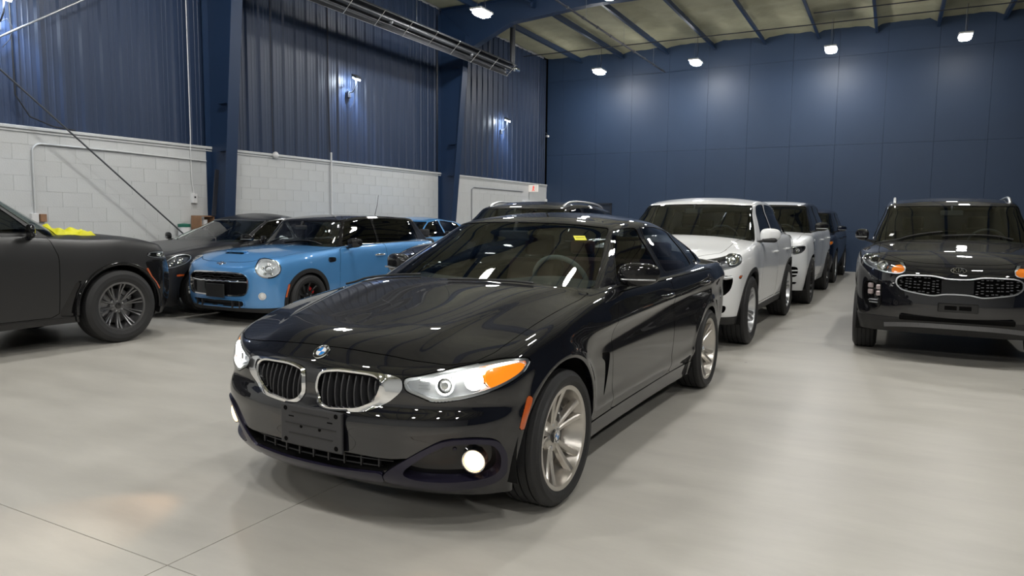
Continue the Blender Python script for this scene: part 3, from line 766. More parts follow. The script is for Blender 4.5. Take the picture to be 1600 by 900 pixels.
MINI['ra'] = .34; MINI['zs'][:4] = [(.8, .715), (.5, .835), (.2, .89), (-.35, .93)]; MINI['zc'][:3] = [(.73, .755), (.52, .885), (.2, .945)]
GRY = spec('paint_graphite', 4.70, 1.82, 1.44, 2.80, .95, .35, .80, 1.02, 1.00, 1.03, -.30, -1.22, -2.75, -3.5, zlow=(.17, .18, .24), side=[(-.85, -1.76, -.45, .02), (-1.82, -2.75, .02, .25)],
    XFo=[-.13, -.04, 0, -.02, -.08, -.17], wt=.56, crown=.06, nF=2.1, zrear=1.30, xai=(.5, .28))
BLU = spec('paint_blue2', 4.64, 1.82, 1.42, 2.78, .80, .325, .70, .97, .96, 1.0, -.35, -1.15, -2.75, -3.45, zlow=(.18, .18, .24), side=[(-.85, -1.72, -.42, .02), (-1.80, -2.62, .02, .1)], wt=.57)
AUD = spec('paint_black', 4.66, 1.89, 1.64, 2.82, .86, .362, .90, 1.12, 1.09, 1.14, -.34, -1.10, -3.05, -3.5, zlow=(.25, .26, .32), side=[(-.95, -1.7, -.42, .02), (-1.78, -2.62, .02, .08), (-2.7, -3.15, .1, .24)], wt=.62)
XSU = spec('paint_matte', 4.60, 1.99, 1.74, 2.85, .86, .395, 1.03, 1.22, 1.155, 1.2, -.34, -1.06, -3.0, -3.4, zlow=(.28, .27, .34), side=[(-.72, -1.72, -.55, .02), (-1.78, -2.62, .02, .08), (-2.7, -3.1, .1, .2)], wt=.66, nF=2.4, ra=.445, XFo=[-.12, -.03, 0, -.01, -.06, -.16])
def place(sp, name, x, y, yaw, label, grp=None):
    c = Car(name, (x, y), yaw, label, sp, grp); c.J = 6; c.shell(6); return c


def ridge(d, a, w): return a*np.exp(-(d/w)**2)
def bmw_mod(g, S):
    V = g.V.copy(); x, y, z = V.T; v = g.A['v']; ay = np.abs(y)
    top = np.clip((v-5.3)/1.0, 0, 1)*np.clip((.66-x)/.25, 0, 1)*np.clip((x+.75)/.3, 0, 1)
    yl = .40+(.66-x)*.20                              # bonnet creases running from the kidneys to the pillars
    d = ay-yl; V[:, 2] += top*(.013*np.where(d < 0, np.exp(-(d/.30)**2), np.exp(-(d/.055)**2)))
    sd = np.clip((5-v)/.6, 0, 1)*np.clip((-.25-x)/.35, 0, 1)*np.clip((x+3.75)/.3, 0, 1)
    zc_ = .80-(x+.6)*.035; dz = z-zc_                 # shoulder crease over a hollow
    V[:, 1] += np.sign(y)*sd*(.014*np.where(dz > 0, np.exp(-(dz/.05)**2), np.exp(-(dz/.022)**2))-.010*np.exp(-((dz+.09)/.06)**2))
    V[:, 1] += np.sign(y)*sd*.012*np.exp(-((z-.36)/.04)**2)
    for xw in (0, -2.81):                             # flared arches
        r = np.hypot(x-xw, z-.328); V[:, 1] += np.sign(y)*np.clip((5-v)/.6, 0, 1)*np.clip((ay-.6)/.2, 0, 1)*(.014 if xw == 0 else .006)*np.exp(-((r-.40)/.035)**2)
    # bumper line under the lamps
    fr = np.clip((x-.25)/.2, 0, 1)*np.clip((5-v)/.4, 0, 1)
    V[:, 0] += fr*(.014*np.exp(-((z-.50)/.05)**2)-.012*np.exp(-((z-.585)/.03)**2))
    return V
# ------------------------------------------------------------------ black four-door coupe in front
BMW = dict(glass='glass_mid', paint='paint_black', wb=2.81, rw=.328, ra=.388, rar=.352, mod=bmw_mod, Wmax=.912, track=1.60, pan=.185, xA=.30, xB=-3.2, res=.016,
    fr=[0, .13, .38, .62, .82, 1.0], D=[.075, .045, .012, .003, .004, .05], nF=2.18,
    XF=[.64, .752, .785, .778, .762, .738], XFt=[.705, .645, .57, .50, .45], top=[.93, .8, .55, .28, 0.],
    XR=[-3.70, -3.83, -3.86, -3.84, -3.83, -3.84], XRt=[-3.82, -3.78, -3.70, -3.62, -3.56],
    st=[.16, 0, -.2, -.45, -.8, -1.3, -1.9, -2.4, -2.65, -2.81, -3.0],
    W=[(.8, .86), (.3, .878), (0, .905), (-.35, .893), (-.9, .882), (-1.9, .885), (-2.5, .905), (-2.85, .912), (-3.2, .885), (-3.8, .87)],
    zb=[(.8, .185), (.4, .17), (0, .17), (-.5, .18), (-2.4, .18), (-2.9, .2), (-3.4, .25), (-3.86, .28)],
    zs=[(.8, .712), (.55, .76), (.2, .85), (-.3, .935), (-.6, .972), (-1.5, .988), (-2.5, 1.003), (-3.2, 1.025), (-3.86, 1.0)],
    zc=[(.735, .722), (.70, .765), (.6, .825), (.4, .885), (0, .965), (-.4, 1.04), (-.8, 1.05), (-3.0, 1.05), (-3.5, 1.07), (-3.84, 1.03)],
    zr=[(-1.1, 1.335), (-1.18, 1.37), (-1.45, 1.41), (-1.9, 1.43), (-2.3, 1.415), (-2.72, 1.35), (-3.1, 1.24)],
    cab=dict(xF=[-.30, -1.20], xA=[-.78, -1.46], xB=[-3.08, -2.58], xR=[-3.45, -2.72], Wb=[(-.5, .775), (-.9, .79), (-1.6, .825), (-2.6, .82), (-3.1, .74)],
             Wt=[(-1.3, .55), (-1.9, .57), (-2.6, .53)], crown=.06, xT=[.06, .15, .3, .42, .52], xT2=[.05, .12, .25, .35, .42], Hlen=.45,
             side=[(-.92, -1.76, -.45, .02), (-1.84, -2.62, .02, .06), (-2.67, -3.05, .03, .28)], trim='gloss_black', wsg='glass_clear'))

# ------------------------------------------------------------------ the hall
XL, XR_, YB, YF, ZC = -10.6, 13.5, 22.2, -13.0, 6.80
M['navy'] = mat('navy', (.022, .044, .092), .50, var=.10, scale=1.2, bump=.05, bscale=25, spec=.45)
M['navy_metal'] = mat('navy_metal', (.016, .032, .074), .47, var=.08, scale=1., spec=.5)
M['navy_steel'] = mat('navy_steel', (.010, .028, .072), .45, var=.08, scale=2.)
M['block'] = mat('block', (.55, .56, .56), .6, var=.06, scale=1.5, bump=.25, bscale=60)
M['mortar'] = mat('mortar', (.58, .59, .59), .8, bump=.3, bscale=80)
M['concrete'] = mat('concrete', (.42, .40, .36), .38, var=.10, scale=.7, bump=.03, bscale=18, spec=.45)
def concrete_nodes():
    m = M['concrete']; N = m.node_tree.nodes; L = m.node_tree.links; b = N['Principled BSDF']
    tc = N.new('ShaderNodeTexCoord'); mp = N.new('ShaderNodeMapping'); mp.inputs['Scale'].default_value = (.5, 1.6, 1)
    L.new(tc.outputs['Object'], mp.inputs['Vector'])
    n1 = N.new('ShaderNodeTexNoise'); n1.inputs['Scale'].default_value = 2.2; n1.inputs['Detail'].default_value = 8; n1.inputs['Roughness'].default_value = .65
    L.new(mp.outputs[0], n1.inputs['Vector'])
    r = N.new('ShaderNodeValToRGB'); r.color_ramp.elements[0].position = .3; r.color_ramp.elements[1].position = .72
    r.color_ramp.elements[0].color = (.395, .378, .345, 1); r.color_ramp.elements[1].color = (.49, .470, .430, 1)
    L.new(n1.outputs['Fac'], r.inputs[0])
    n2 = N.new('ShaderNodeTexVoronoi'); n2.inputs['Scale'].default_value = 1.3; L.new(tc.outputs['Object'], n2.inputs['Vector'])
    r2 = N.new('ShaderNodeValToRGB'); r2.color_ramp.elements[0].position = .012; r2.color_ramp.elements[1].position = .02
    r2.color_ramp.elements[0].color = (.3, .3, .3, 1); r2.color_ramp.elements[1].color = (1, 1, 1, 1); L.new(n2.outputs['Distance'], r2.inputs[0])
    mx = N.new('ShaderNodeMixRGB'); mx.blend_type = 'MULTIPLY'; mx.inputs[0].default_value = 1
    L.new(r.outputs[0], mx.inputs[1]); L.new(r2.outputs[0], mx.inputs[2]); L.new(mx.outputs[0], b.inputs['Base Color'])
    rr = N.new('ShaderNodeMapRange'); rr.inputs[3].default_value = .27; rr.inputs[4].default_value = .46; L.new(n1.outputs['Fac'], rr.inputs[0]); L.new(rr.outputs[0], b.inputs['Roughness'])
concrete_nodes()
M['foam'] = mat('foam', (.36, .35, .24), .85, var=.22, scale=2.5, bump=.8, bscale=9)
M['foam_dark'] = mat('foam_dark', (.27, .25, .14), .9, var=.3, scale=3, bump=.8, bscale=9)
M['galv'] = mat('galv', (.30, .31, .33), .4, .7, var=.15)
M['galv_dark'] = mat('galv_dark', (.10, .105, .115), .45, .6, var=.15)
M['pipe_dark'] = mat('pipe_dark', (.035, .038, .05), .45, .4)
M['white_plastic'] = mat('white_plastic', (.70, .70, .70), .45)
M['wood'] = mat('wood', (.28, .15, .08), .6, var=.3, scale=12)
M['light_lens'] = emis('light_lens', (1., .985, .95), 95.)
M['light_lens_dim'] = emis('light_lens_dim', (1., .98, .93), 30.)
M['flood_lens'] = emis('flood_lens', (.80, .90, 1.), 90.)
M['exit_red'] = mat('exit_red', (.7, .05, .03), .4, emit=(1, .08, .04), estr=.25)
M['exit_face'] = mat('exit_face', (.7, .66, .60), .4, emit=(1, .9, .8), estr=.12)
def struct(o): o['kind'] = 'structure'; return o

# floor slabs with open joints
fl = struct(build('floor', box(((XL+XR_)/2, (YF+YB)/2, -.06), (XR_-XL+.2, YB-YF+.2, .06)), 'gap'))
ex, ey = [XL, -2.45, 5.7, XR_], [YF, -5.2, 1.715, 8.75, 15.7, YB]
for i in range(3):
    for j in range(5):
        a, b, c, d = ex[i], ex[i+1], ey[j], ey[j+1]
        bm = bmesh.new(); nx, ny = 8, 7
        o = build('slab', box(((a+b)/2, (c+d)/2, -.015), (b-a-.004, d-c-.004, .03), .0015), 'concrete', fl)

# left wall: block work below, ribbed steel above
wl = struct(build('wall_left', merge(box((XL-.0885, (YF+YB)/2, 1.27), (.18, YB-YF, 2.54)), box((XL-.20, (YF+YB)/2, 4.7), (.06, YB-YF, 4.5))), 'mortar'))
LB, HB = .4266, .2125; blocks = []
gb = box((0, 0, 0), (.026, LB-.002, HB-.002), .0015); gb_data = None; rest = []; rest_pos = []
cand = []
for k in range(12):
    z = HB*(k+.5); off_ = 0 if k % 2 else LB/2
    for j in range(int((YB-YF)/LB)+1):
        y = YB-LB*(j+.5)-off_
        if y < YF: continue
        cand.append((y, z))
vis = [c for c in cand if 4.6 < c[0] < 16 and c[1] > 1.1]; vis.sort(key=lambda c: c[0]); vis = vis[:300]; vs = set(vis)
for c in cand:
    if c in vs:
        if gb_data is None: o = build('block', gb, 'block', wl); gb_data = o.data
        else: o = bpy.data.objects.new('block', gb_data); C.objects.link(o); o.parent = wl
        o.location = (XL-.005+random.uniform(0, .0012), c[0], c[1])
    else: rest.append(shift(gb, (XL-.005+random.uniform(0, .0012), c[0], c[1])))
tag(build('block_courses', merge(*rest), 'block', wl), kind='stuff')
struct(build('trim_1', merge(box((XL+.0, (YF+YB)/2, 2.565), (.075, YB-YF, .045), .006), box((XL+.012, (YF+YB)/2, 2.515), (.03, YB-YF, .018))), 'block'))
def ribbed(w_, z0, z1, n=3):
    """one steel sheet with n trapezoid ribs and fine pencil ribs, lying in x-y, rising along z"""
    pts = []; p = w_/n
    for i in range(n):
        c0 = i*p
        for dx, h in ((0, 0), (.055, 0), (.062, .006), (.078, .006), (.085, 0), (.13, 0), (.137, .006), (.153, .006), (.16, 0), (p-.088, 0), (p-.062, .036), (p-.022, .036), (p-.0, 0)): pts.append((c0+dx, h))
    V = []
    for (y, x) in pts: V += [(x, y, z0), (x, y, z1)]
    m = len(pts); i = np.arange(m-1)*2
    T = np.vstack([np.stack([i, i+2, i+3], 1), np.stack([i, i+3, i+1], 1)])
    return flat(G(V, T[:, ::1]))
pw = .915; sh = ribbed(pw, 2.50, 6.78); shd = None; y = 5.55-.29-pw*6
while y < YB-.05:
    w_ = min(pw, YB-y)
    if w_ < pw-.01: o = build('wall_panel', xf(sh, None, (0, 0, 0), s=(1, w_/pw, 1)), 'navy_metal', wl)
    elif shd is None: o = build('wall_panel', sh, 'navy_metal', wl); shd = o.data
    else: o = bpy.data.objects.new('wall_panel', shd); C.objects.link(o); o.parent = wl
    o.location = (XL-.10, y, 0); y += pw
# back wall: painted boards
wb = struct(build('wall_back', box(((XL+XR_)/2, YB+.1, 3.4), (XR_-XL+.4, .12, 6.9)), 'gap'))
xs = [XL]+[-10.02+1.205*k for k in range(0, 20)]; xs = [q for q in xs if q < XR_-.2]+[XR_]; zs_ = [0, 1.13, 3.57, 6.01, 6.85]
for i in range(len(xs)-1):
    for j in range(4):
        w_, h_ = xs[i+1]-xs[i], zs_[j+1]-zs_[j]
        o = build('wall_board', box(((xs[i]+xs[i+1])/2, YB+.02-random.uniform(0, .003), (zs_[j]+zs_[j+1])/2), (w_-.004, .04, h_-.004), .002), 'navy', wb)
struct(build('baseboard_back', box(((XL+XR_)/2, YB-.008, .05), (XR_-XL, .014, .1)), 'navy'))
struct(build('wall_right', merge(box((XR_+.1, (YF+YB)/2, 3.4), (.2, YB-YF, 6.9))), 'navy'))
struct(build('wall_front', merge(box(((XL+XR_)/2, YF-.1, 3.4), (XR_-XL, .2, 6.9))), 'block'))

# ceiling: sprayed foam with purlins
nx, ny = 150, 200; X, Y = np.meshgrid(np.linspace(XL, XR_, nx), np.linspace(YF, YB, ny), indexing='ij')
PX = [-9.40+1.448*k for k in range(16)]
Z = np.full(X.shape, ZC)+RNG.normal(0, .008, X.shape)
for px in PX: Z -= .10*np.exp(-((X-px)/.10)**2)
rr_ = RNG.uniform(-.2, .2, 40)
for k, yy in enumerate(np.arange(YF+1.1, YB, 1.62)): Z -= .05*np.exp(-((Y-yy-.05*np.sin(X*1.7+k))/.13)**2)*(.6+.4*np.sin(X*1.1+k*2))
Vc = np.stack([X, Y, Z], 2).reshape(-1, 3); i, j = np.meshgrid(np.arange(nx-1), np.arange(ny-1), indexing='ij'); a = (i*ny+j).ravel()
Tc = np.vstack([np.stack([a, a+1, a+ny+1], 1), np.stack([a, a+ny+1, a+ny], 1)])
cl = struct(build('ceiling', merge(G(Vc, Tc), box(((XL+XR_)/2, (YF+YB)/2, ZC+.2), (XR_-XL, YB-YF, .1))), 'foam'))
pur = merge(box((0, (YF+YB)/2, ZC-.17), (.012, YB-YF, .17)), box((.03, (YF+YB)/2, ZC-.25), (.07, YB-YF, .012)), box((.062, (YF+YB)/2, ZC-.24), (.008, YB-YF, .03)))
ORD = ['nearest', 'second', 'third', 'fourth', 'fifth', 'sixth', 'seventh', 'eighth', 'ninth', 'tenth', 'eleventh', 'twelfth', 'thirteenth', 'fourteenth', 'fifteenth', 'sixteenth']
pd = None
for px in PX:
    if pd is None: o = build('purlin', pur, 'navy_steel'); pd = o.data
    else: o = bpy.data.objects.new('purlin', pd); C.objects.link(o)
    o.location = (px, 0, 0); tag(o, 'dark blue steel purlin under the foam ceiling, '+ORD[PX.index(px)]+' from the left wall', 'purlin', 'ceiling purlins')
# portal frames: tapered column with a haunched rafter
def col_x(z): return XL+.30+z*.088
def frame_col(yc, lab):
    w_ = .23; t = .018; root = empty('column', (XL, yc, 0)); tag(root, lab, 'column')
    zs = np.linspace(0, 6.0, 7)
    pts = [(0, z) for z in (0, 6.7)]+[(col_x(6.0)-XL, 6.0), (col_x(0)-XL, 0)]
    V = [(x, -.006, z) for x, z in pts]+[(x, .006, z) for x, z in pts]
    T = [[0, 2, 1], [0, 3, 2], [4, 5, 6], [4, 6, 7], [1, 2, 6], [1, 6, 5]]
    build('web', flat(G(V, T)), 'navy_steel', root)
    build('inner_flange', bar((col_x(0)-XL, 0, 0), (col_x(6.0)-XL, 0, 6.0), w_, t, up=(1, 0, 0)), 'navy_steel', root)
    build('outer_flange', box((.012, 0, 3.3), (t, w_, 6.6)), 'navy_steel', root)
    for z in (2.5, 3.3, 5.2): build('stiffener', box((.2+(z*.088+.1)/2, 0, z), (.2, w_*.8, .01)), 'navy_steel', root)
    build('base_plate', box((.17, 0, .012), (.4, .28, .024)), 'navy_steel', root)
    build('splice_plate', merge(box((col_x(3.35)-XL-.02, 0, 3.35), (.012, w_+.01, .02))), 'navy_steel', root)
    return root
frame_col(1.65, 'blue steel column outside the left edge beside the first bay')
frame_col(8.56, 'tapered blue steel column with leaning black board at its foot')
frame_col(15.70, 'tapered blue steel column behind the blue sedan roof, farther bay')
def rafter(yc, lab):
    root = empty('rafter', (XL, yc, ZC)); tag(root, lab, 'rafter')
    P = [(0.0, -1.75), (.85, -1.15), (2.1, -.62), (4.2, -.46), (XR_-XL, -.46)]
    V = []; T = []
    for x, z in P: V += [(x, -.005, 0.0), (x, -.005, z), (x, .005, 0.0), (x, .005, z)]
    for i in range(len(P)-1):
        a = i*4; T += [[a, a+1, a+5], [a, a+5, a+4], [a+2, a+6, a+7], [a+2, a+7, a+3]]
    build('web', flat(G(V, T)), 'navy_steel', root)
    for k in range(1, len(P)-1): build('bottom_flange', bar((P[k][0], 0, P[k][1]), (P[k+1][0], 0, P[k+1][1]), .22, .018), 'navy_steel', root)
    build('top_flange', box(((XR_-XL)/2, 0, -.05), (XR_-XL, .22, .016)), 'navy_steel', root)
    for px in PX: build('purlin_cleat', box((px-XL+.05, -.02, -.22), (.06, .30, .26)), 'navy_steel', root)
for yc, lab in ((1.65, 'blue steel rafter crossing above the camera'), (8.56, 'blue steel rafter over the parked cars above the view'), (15.75, 'blue steel rafter crossing the top of the picture'), (-5.3, 'blue steel rafter behind the camera')): rafter(yc, lab)

# lamps
def high_bay(x, y, lab, grp=None, dim=False):
    z = 5.87; root = empty('high_bay_light', (x, y, z)); tag(root, lab, 'ceiling light', grp)
    build('housing', merge(box((0, 0, .045), (.30, .56, .05), .018), box((0, 0, .085), (.12, .2, .04), .01)), 'white_plastic', root)
    V = []; n = 9
    L_ = lathe([(0.001, -.055), (.10, -.052), (.13, -.035), (.145, 0.02)], 32, 'Z', sharp=False)
    L_.V[:, 1] = np.sign(L_.V[:, 1])*np.abs(L_.V[:, 1]/.145)**.55*.272; L_.V[:, 0] = np.sign(L_.V[:, 0])*np.abs(L_.V[:, 0]/.145)**.7*.14; L_.N = vnorm(L_.V, L_.T)
    if L_.N[0][2] > 0: L_ = flip(L_)
    build('lens', L_, 'light_lens_dim' if dim else 'light_lens', root)
    for s_ in (-1, 1): build('hanging_wire', tube([(0, s_*.20, .06), (0, s_*.03, .78)], .003, 5), 'galv', root)
    build('power_cord', tube([(0.02, .02, .1), (.05, .06, .35), (.02, .1, .6), (.03, .05, .8)], .005, 5), 'plastic', root)
LX = [-8.12, -5.20, -1.68, 1.28, 4.6]
names_b = ['bright ceiling light nearest the wall corner, leftmost of the far row', 'bright ceiling light in the far row, second from the corner', 'bright ceiling light in the far row, third from the corner', 'bright ceiling light in the far row, at the right edge of the picture']
for r_, y in enumerate((20.6, 13.75, 6.8, -.1, -7.0)):
    for k, x in enumerate(LX):
        if r_ == 0: lab = names_b[k] if k < 4 else 'far row ceiling light beyond the right edge'; g = None
        elif r_ == 1 and k == 0: lab = 'nearer ceiling light hanging beside the long tube heater'; g = None
        else: lab = 'white ceiling light hanging in the middle of the hall out of view'; g = 'ceiling lights over the hall'
        if k == 4 and r_ < 2: continue
        high_bay(x-(.08 if r_ == 1 else 0), y, lab, g, dim=(r_ == 0 and k == 3))
def flood(y, z, lab):
    root = empty('wall_floodlight', (XL, y, z)); tag(root, lab, 'wall light')
    build('arm', tube([(-.06, 0, -.30), (.05, 0, -.30), (.14, 0, -.2), (.16, 0, -.05)], .012, 6), 'galv_dark', root)
    build('lamp_head', box((.17, 0, .02), (.16, .17, .05), .012, rotm('Y', .5)), 'galv_dark', root)
    build('lens', box((.175, 0, -.022), (.12, .13, .03), .005, rotm('Y', .5)), 'flood_lens', root)
    build('junction_box', box((-.05, 0, -.34), (.06, .09, .13), .008), 'galv_dark', root)
    for s_ in (-1, 1): build('cable', tube([(-.03, s_*.02, -.30), (.01, s_*.10, -.24), (.0, s_*.17, -.33), (-.03, s_*.14, -.5), (-.04, s_*.05, -.62)], .006, 5), 'plastic', root)
    l = bpy.data.lights.new('flood_beam', 'SPOT'); l.energy = 60; l.color = (.62, .76, 1.); l.spot_size = 1.9; l.spot_blend = .8; l.shadow_soft_size = .04
    o = bpy.data.objects.new('flood_beam', l); C.objects.link(o); o.parent = root; o.location = (.16, 0, -.06); o.rotation_euler = Vector((.22, 0, 1)).to_track_quat('Z', 'Y').to_euler()
flood(12.21, 4.40, 'glaring wall floodlight on the middle bay of blue ribbed wall'); flood(19.06, 4.37, 'glaring wall floodlight on the farthest bay of blue ribbed wall'); flood(5.28, 4.22, 'wall floodlight cut by the top left corner of the picture')

# tube heater
th = empty('tube_heater', (-9.4, 14, 5.45)); tag(th, 'long grey radiant tube heater hanging along the left wall', 'heater')
prof = [(-.20, -.06), (-.17, .05), (-.09, .13), (.09, .13), (.17, .05), (.20, -.06)]
V = []
for y in (-5.2, 3.35): V += [(x, y, z) for x, z in prof]
T = []
for i in range(5): T += [[i, i+1, i+7], [i, i+7, i+6]]
RT = rotm('Y', -.75)
rf = flat(G(V, T)); build('reflector', xf(merge(rf, flip(shift(rf, (0, 0, -.004)))), RT), 'galv_dark', th)
build('heater_tube', tube([(0, -5.2, .02), (0, 3.4, .02)], .05, 14), 'galv_dark', th)
for s_ in (-.19, -.06, .06, .19): build('guard_wire', xf(tube([(s_, -5.2, -.075), (s_, 3.35, -.075)], .004, 5), RT), 'galv', th)
for k in range(9): build('guard_rib', xf(tube([(-.2, 3.25-k*.93, -.06), (-.19, 3.25-k*.93, -.08), (.19, 3.25-k*.93, -.08), (.2, 3.25-k*.93, -.06)], .009, 5), RT), 'chrome', th)
for k in range(3): build('hanger', tube([(0, 2.2-k*3.2, .13), (0, 2.2-k*3.2, 1.2)], .006, 5), 'galv_dark', th)
build('burner', xf(lathe([(.001, -.16), (.05, -.15), (.06, -.1), (.06, .12), (.045, .15)], 20, 'Y'), None, (.05, 3.55, .02)), 'chrome', th)
build('flue_pipe', tube([(.0, 3.42, .1), (0, 3.42, .35), (0, 3.42, 1.2)], [.06, .075, .075], 14), 'galv_dark', th)
for k in (0, 1): build('tube_support', ball((0, 1.3-k*3.2, -.03), .05, 8), 'galv', th)

# pipes under the ceiling
sp_ = empty('sprinkler_pipe', (-6.5, 18, 5.98)); tag(sp_, 'dark sprinkler pipe running to the far blue wall', 'pipe')
build('pipe', tube([(0, -9, 0), (0, 4.0, 0)], .022, 8), 'pipe_dark', sp_)
for k in range(9): build('pipe_coupling', tube([(0, 3.7-k*.9, 0), (0, 3.78-k*.9, 0)], .034, 8), 'galv_dark', sp_)
for k in range(4): build('pipe_hanger', tube([(0, 2.8-k*2.6, 0), (0, 2.8-k*2.6, .8)], .004, 5), 'galv', sp_)
cp_ = build('conduit_run', tube([(XL+.2, 20.0, 6.42), (XR_-.2, 20.3, 6.46)], .014, 6), 'pipe_dark'); tag(cp_, 'thin dark conduit crossing under all the ceiling purlins', 'conduit')
cp2 = build('conduit_run', tube([(-2, 19.2, 6.48), (XR_-.2, 19.45, 6.5)], .014, 6), 'pipe_dark'); tag(cp2, 'short thin dark conduit in the upper right below the foam', 'conduit')

# brace rods in the first bay
r1 = build('brace_rod', tube([(-10.35, 5.1-2.5, 3.36-1.45), (-10.35, 7.25, 4.85+.25)], .013, 8), 'galv'); tag(r1, 'galvanised brace rod rising to the right across the ribbed wall', 'brace rod')
r2 = build('brace_rod', tube([(-10.38, 4.2, 4.05), (-10.38, 8.35, .62)], .013, 8), 'galv_dark'); tag(r2, 'dark brace rod falling to the right across the block wall', 'brace rod')

# conduits and boxes on the block wall
c1 = empty('wall_conduit', (XL, 5.6, 1.4)); tag(c1, 'grey conduit with rounded bend ending at a box at left', 'conduit')
ZT = 2.36; pts = [(.03, 0, -.02)]+[(.03, 0, z) for z in (.3, .6)]+[(.03, .12*(1-math.cos(t)), ZT-1.4-.12+.12*math.sin(t)) for t in np.linspace(0, PI/2, 6)]+[(.03, 1.2, ZT-1.4), (.03, 2.83, ZT-1.4-.03)]
build('pipe', tube(pts, .013, 8), 'block', c1); build('switch_box', box((.035, -.02, -.07), (.05, .09, .13), .005), 'white_plastic', c1); build('cover_plate', box((.04, .09, -.07), (.05, .08, .11), .005), 'wood', c1)
c2 = empty('wall_outlet', (XL, 8.16, 1.68)); tag(c2, 'white outlet box with white cable, left of the first blue column', 'outlet')
build('outlet_box', box((.035, 0, 0), (.055, .095, .16), .006), 'white_plastic', c2); build('cable', tube([(.03, 0, .08), (.03, -.03, .3), (.03, -.04, .85), (.045, -.04, 1.0), (.045, -.05, 5.)], .009, 6), 'white_plastic', c2)
build('outlet_slot', box((.064, 0, .02), (.004, .03, .03)), 'plastic', c2)
c3 = build('wall_conduit', tube([(XL+.045, 11.53, .2), (XL+.045, 11.53, 2.75)], .02, 8), 'white_plastic'); tag(c3, 'light vertical conduit on the block wall behind the small blue hatchback', 'conduit')
c4 = empty('wall_bell', (XL+.03, 9.98, 2.56)); tag(c4, 'small pale dome on top ledge of the block wall', 'bell')
build('dome', ball((.03, 0, 0), .07, 10, (.8, .9, 1)), 'white_plastic', c4); build('cable', tube([(.0, -.03, .08), (.01, -.05, 1.2), (.01, -.05, 3.4)], .007, 5), 'plastic', c4)
c5 = build('wall_conduit', tube([(XL+.02, 11.53, 2.75), (XL+.02, 11.5, 4.0), (XL+.02, 11.5, 6.3)], .012, 6), 'pipe_dark'); tag(c5, 'thin dark conduit rising up ribbed wall beside the middle floodlight', 'conduit')
c6 = build('wall_conduit', tube([(XL+.03, 17.25, .2), (XL+.03, 17.25, 2.22), (XL+.03, 17.35, 2.28), (XL+.03, 20.4, 2.28)], .012, 6), 'galv'); tag(c6, 'thin conduit framing the far block wall left of the exit sign', 'conduit')
c7 = build('wall_cable', tube([(XL-.03, 5.42, 6.3), (XL-.03, 5.45, 3.0), (XL+.02, 5.6, 2.72), (XL+.03, 5.9, 2.62), (XL+.03, 6.2, 2.6)], .010, 6), 'plastic'); tag(c7, 'dark cable dropping down the ribbed wall at left edge', 'cable')
es = empty('exit_sign', (XL, 20.85, 2.40)); tag(es, 'small red and white exit sign at the far end of the block wall', 'sign')
build('sign_case', box((.18, 0, 0), (.34, .05, .23), .008), 'exit_face', es)
build('sign_pictogram', merge(disc((.20, -.0265, .065), .020, (0, -1, 0), 14), box((.185, -.027, .01), (.035, .003, .085)), bar((.185, -.027, -.02), (.145, -.027, -.09), .003, .022, up=(1, 0, 0)), bar((.185, -.027, -.02), (.225, -.027, -.085), .003, .022, up=(1, 0, 0)), bar((.19, -.027, .035), (.235, -.027, .01), .003, .016, up=(0, 0, 1))), 'exit_red', es)
pn = empty('wall_cabinet', (XL+.05, 20.9, 1.55)); tag(pn, 'grey louvred cabinet below the exit sign', 'cabinet')
build('cabinet_body', box((0, 0, 0), (.1, 1.0, .9), .01), 'white_plastic', pn)
for k in range(3): build('louvre', box((.055, 0, .38-k*.07), (.02, .95, .02)), 'galv_dark', pn)
vt = empty('wall_vent', (-8.6, YB, 1.66)); tag(vt, 'dark framed vent low on the far blue wall', 'vent')
for a_, b_ in (((0, -.03, .27), (.80, .05, .04)), ((0, -.03, -.27), (.80, .05, .04)), ((-.38, -.03, 0), (.04, .05, .55)), ((.38, -.03, 0), (.04, .05, .55))): build('vent_frame', box(a_, b_), 'pipe_dark', vt)
for k in range(7): build('louvre', box((0, -.02, .20-k*.07), (.74, .02, .012), 0, rotm('X', .5)), 'galv_dark', vt)
sc_ = empty('security_camera', (XL+.1, YB-.25, 4.2)); tag(sc_, 'small security camera high in the far corner', 'camera')
build('camera_body', xf(tube([(0, 0, 0), (.16, -.2, -.03)], .035, 10), None, (0, 0, 0)), 'white_plastic', sc_); build('bracket', tube([(-.1, .1, .15), (-.03, .05, .1), (.04, 0, .03)], .012, 6), 'galv_dark', sc_)
jb = tag(build('alarm_box', box((XL+.05, YB-.12, 2.02), (.07, .08, .14), .01), 'white_plastic'), 'small white alarm box at the foot of the far corner', 'box')
# things at the foot of the first column
bd = tag(build('leaning_board', xf(box((0, 0, 0), (.02, .075, .80)), rotm('X', -.12), (XL+.30, 8.38, 1.78)), 'pipe_dark'), 'black board leaning upright against the blue column', 'board')
cb = empty('wooden_crate', (XL+.165, 8.22, 1.0)); tag(cb, 'small open wooden box beside the column', 'box')
for a_, b_ in (((0, -.13, .19), (.24, .02, .40)), ((0, .13, .19), (.24, .02, .40)), ((0, 0, 0), (.24, .26, .02)), ((0, 0, .38), (.24, .26, .02))): build('side_board', box(a_, b_), 'wood', cb)
tag(build('paper_roll', xf(lathe([(.001, .15), (.055, .15), (.055, -.15), (.001, -.15)], 20, 'Z'), None, (XL+.19, 8.22, 1.17)), 'white_plastic'), 'white paper towel roll standing inside the wooden box', 'paper roll')
tag(build('wall_shelf', merge(box((XL+.14, 8.08, .972), (.26, .70, .03)), box((XL+.10, 7.8, .90), (.18, .02, .12)), box((XL+.10, 8.36, .90), (.18, .02, .12))), 'galv_dark'), 'narrow wall shelf carrying the wooden box and bottle', 'shelf')
bt = empty('cleaning_bottle', (XL+.15, 7.86, .99)); tag(bt, 'white bottle with green cap behind the grey car roof', 'bottle')
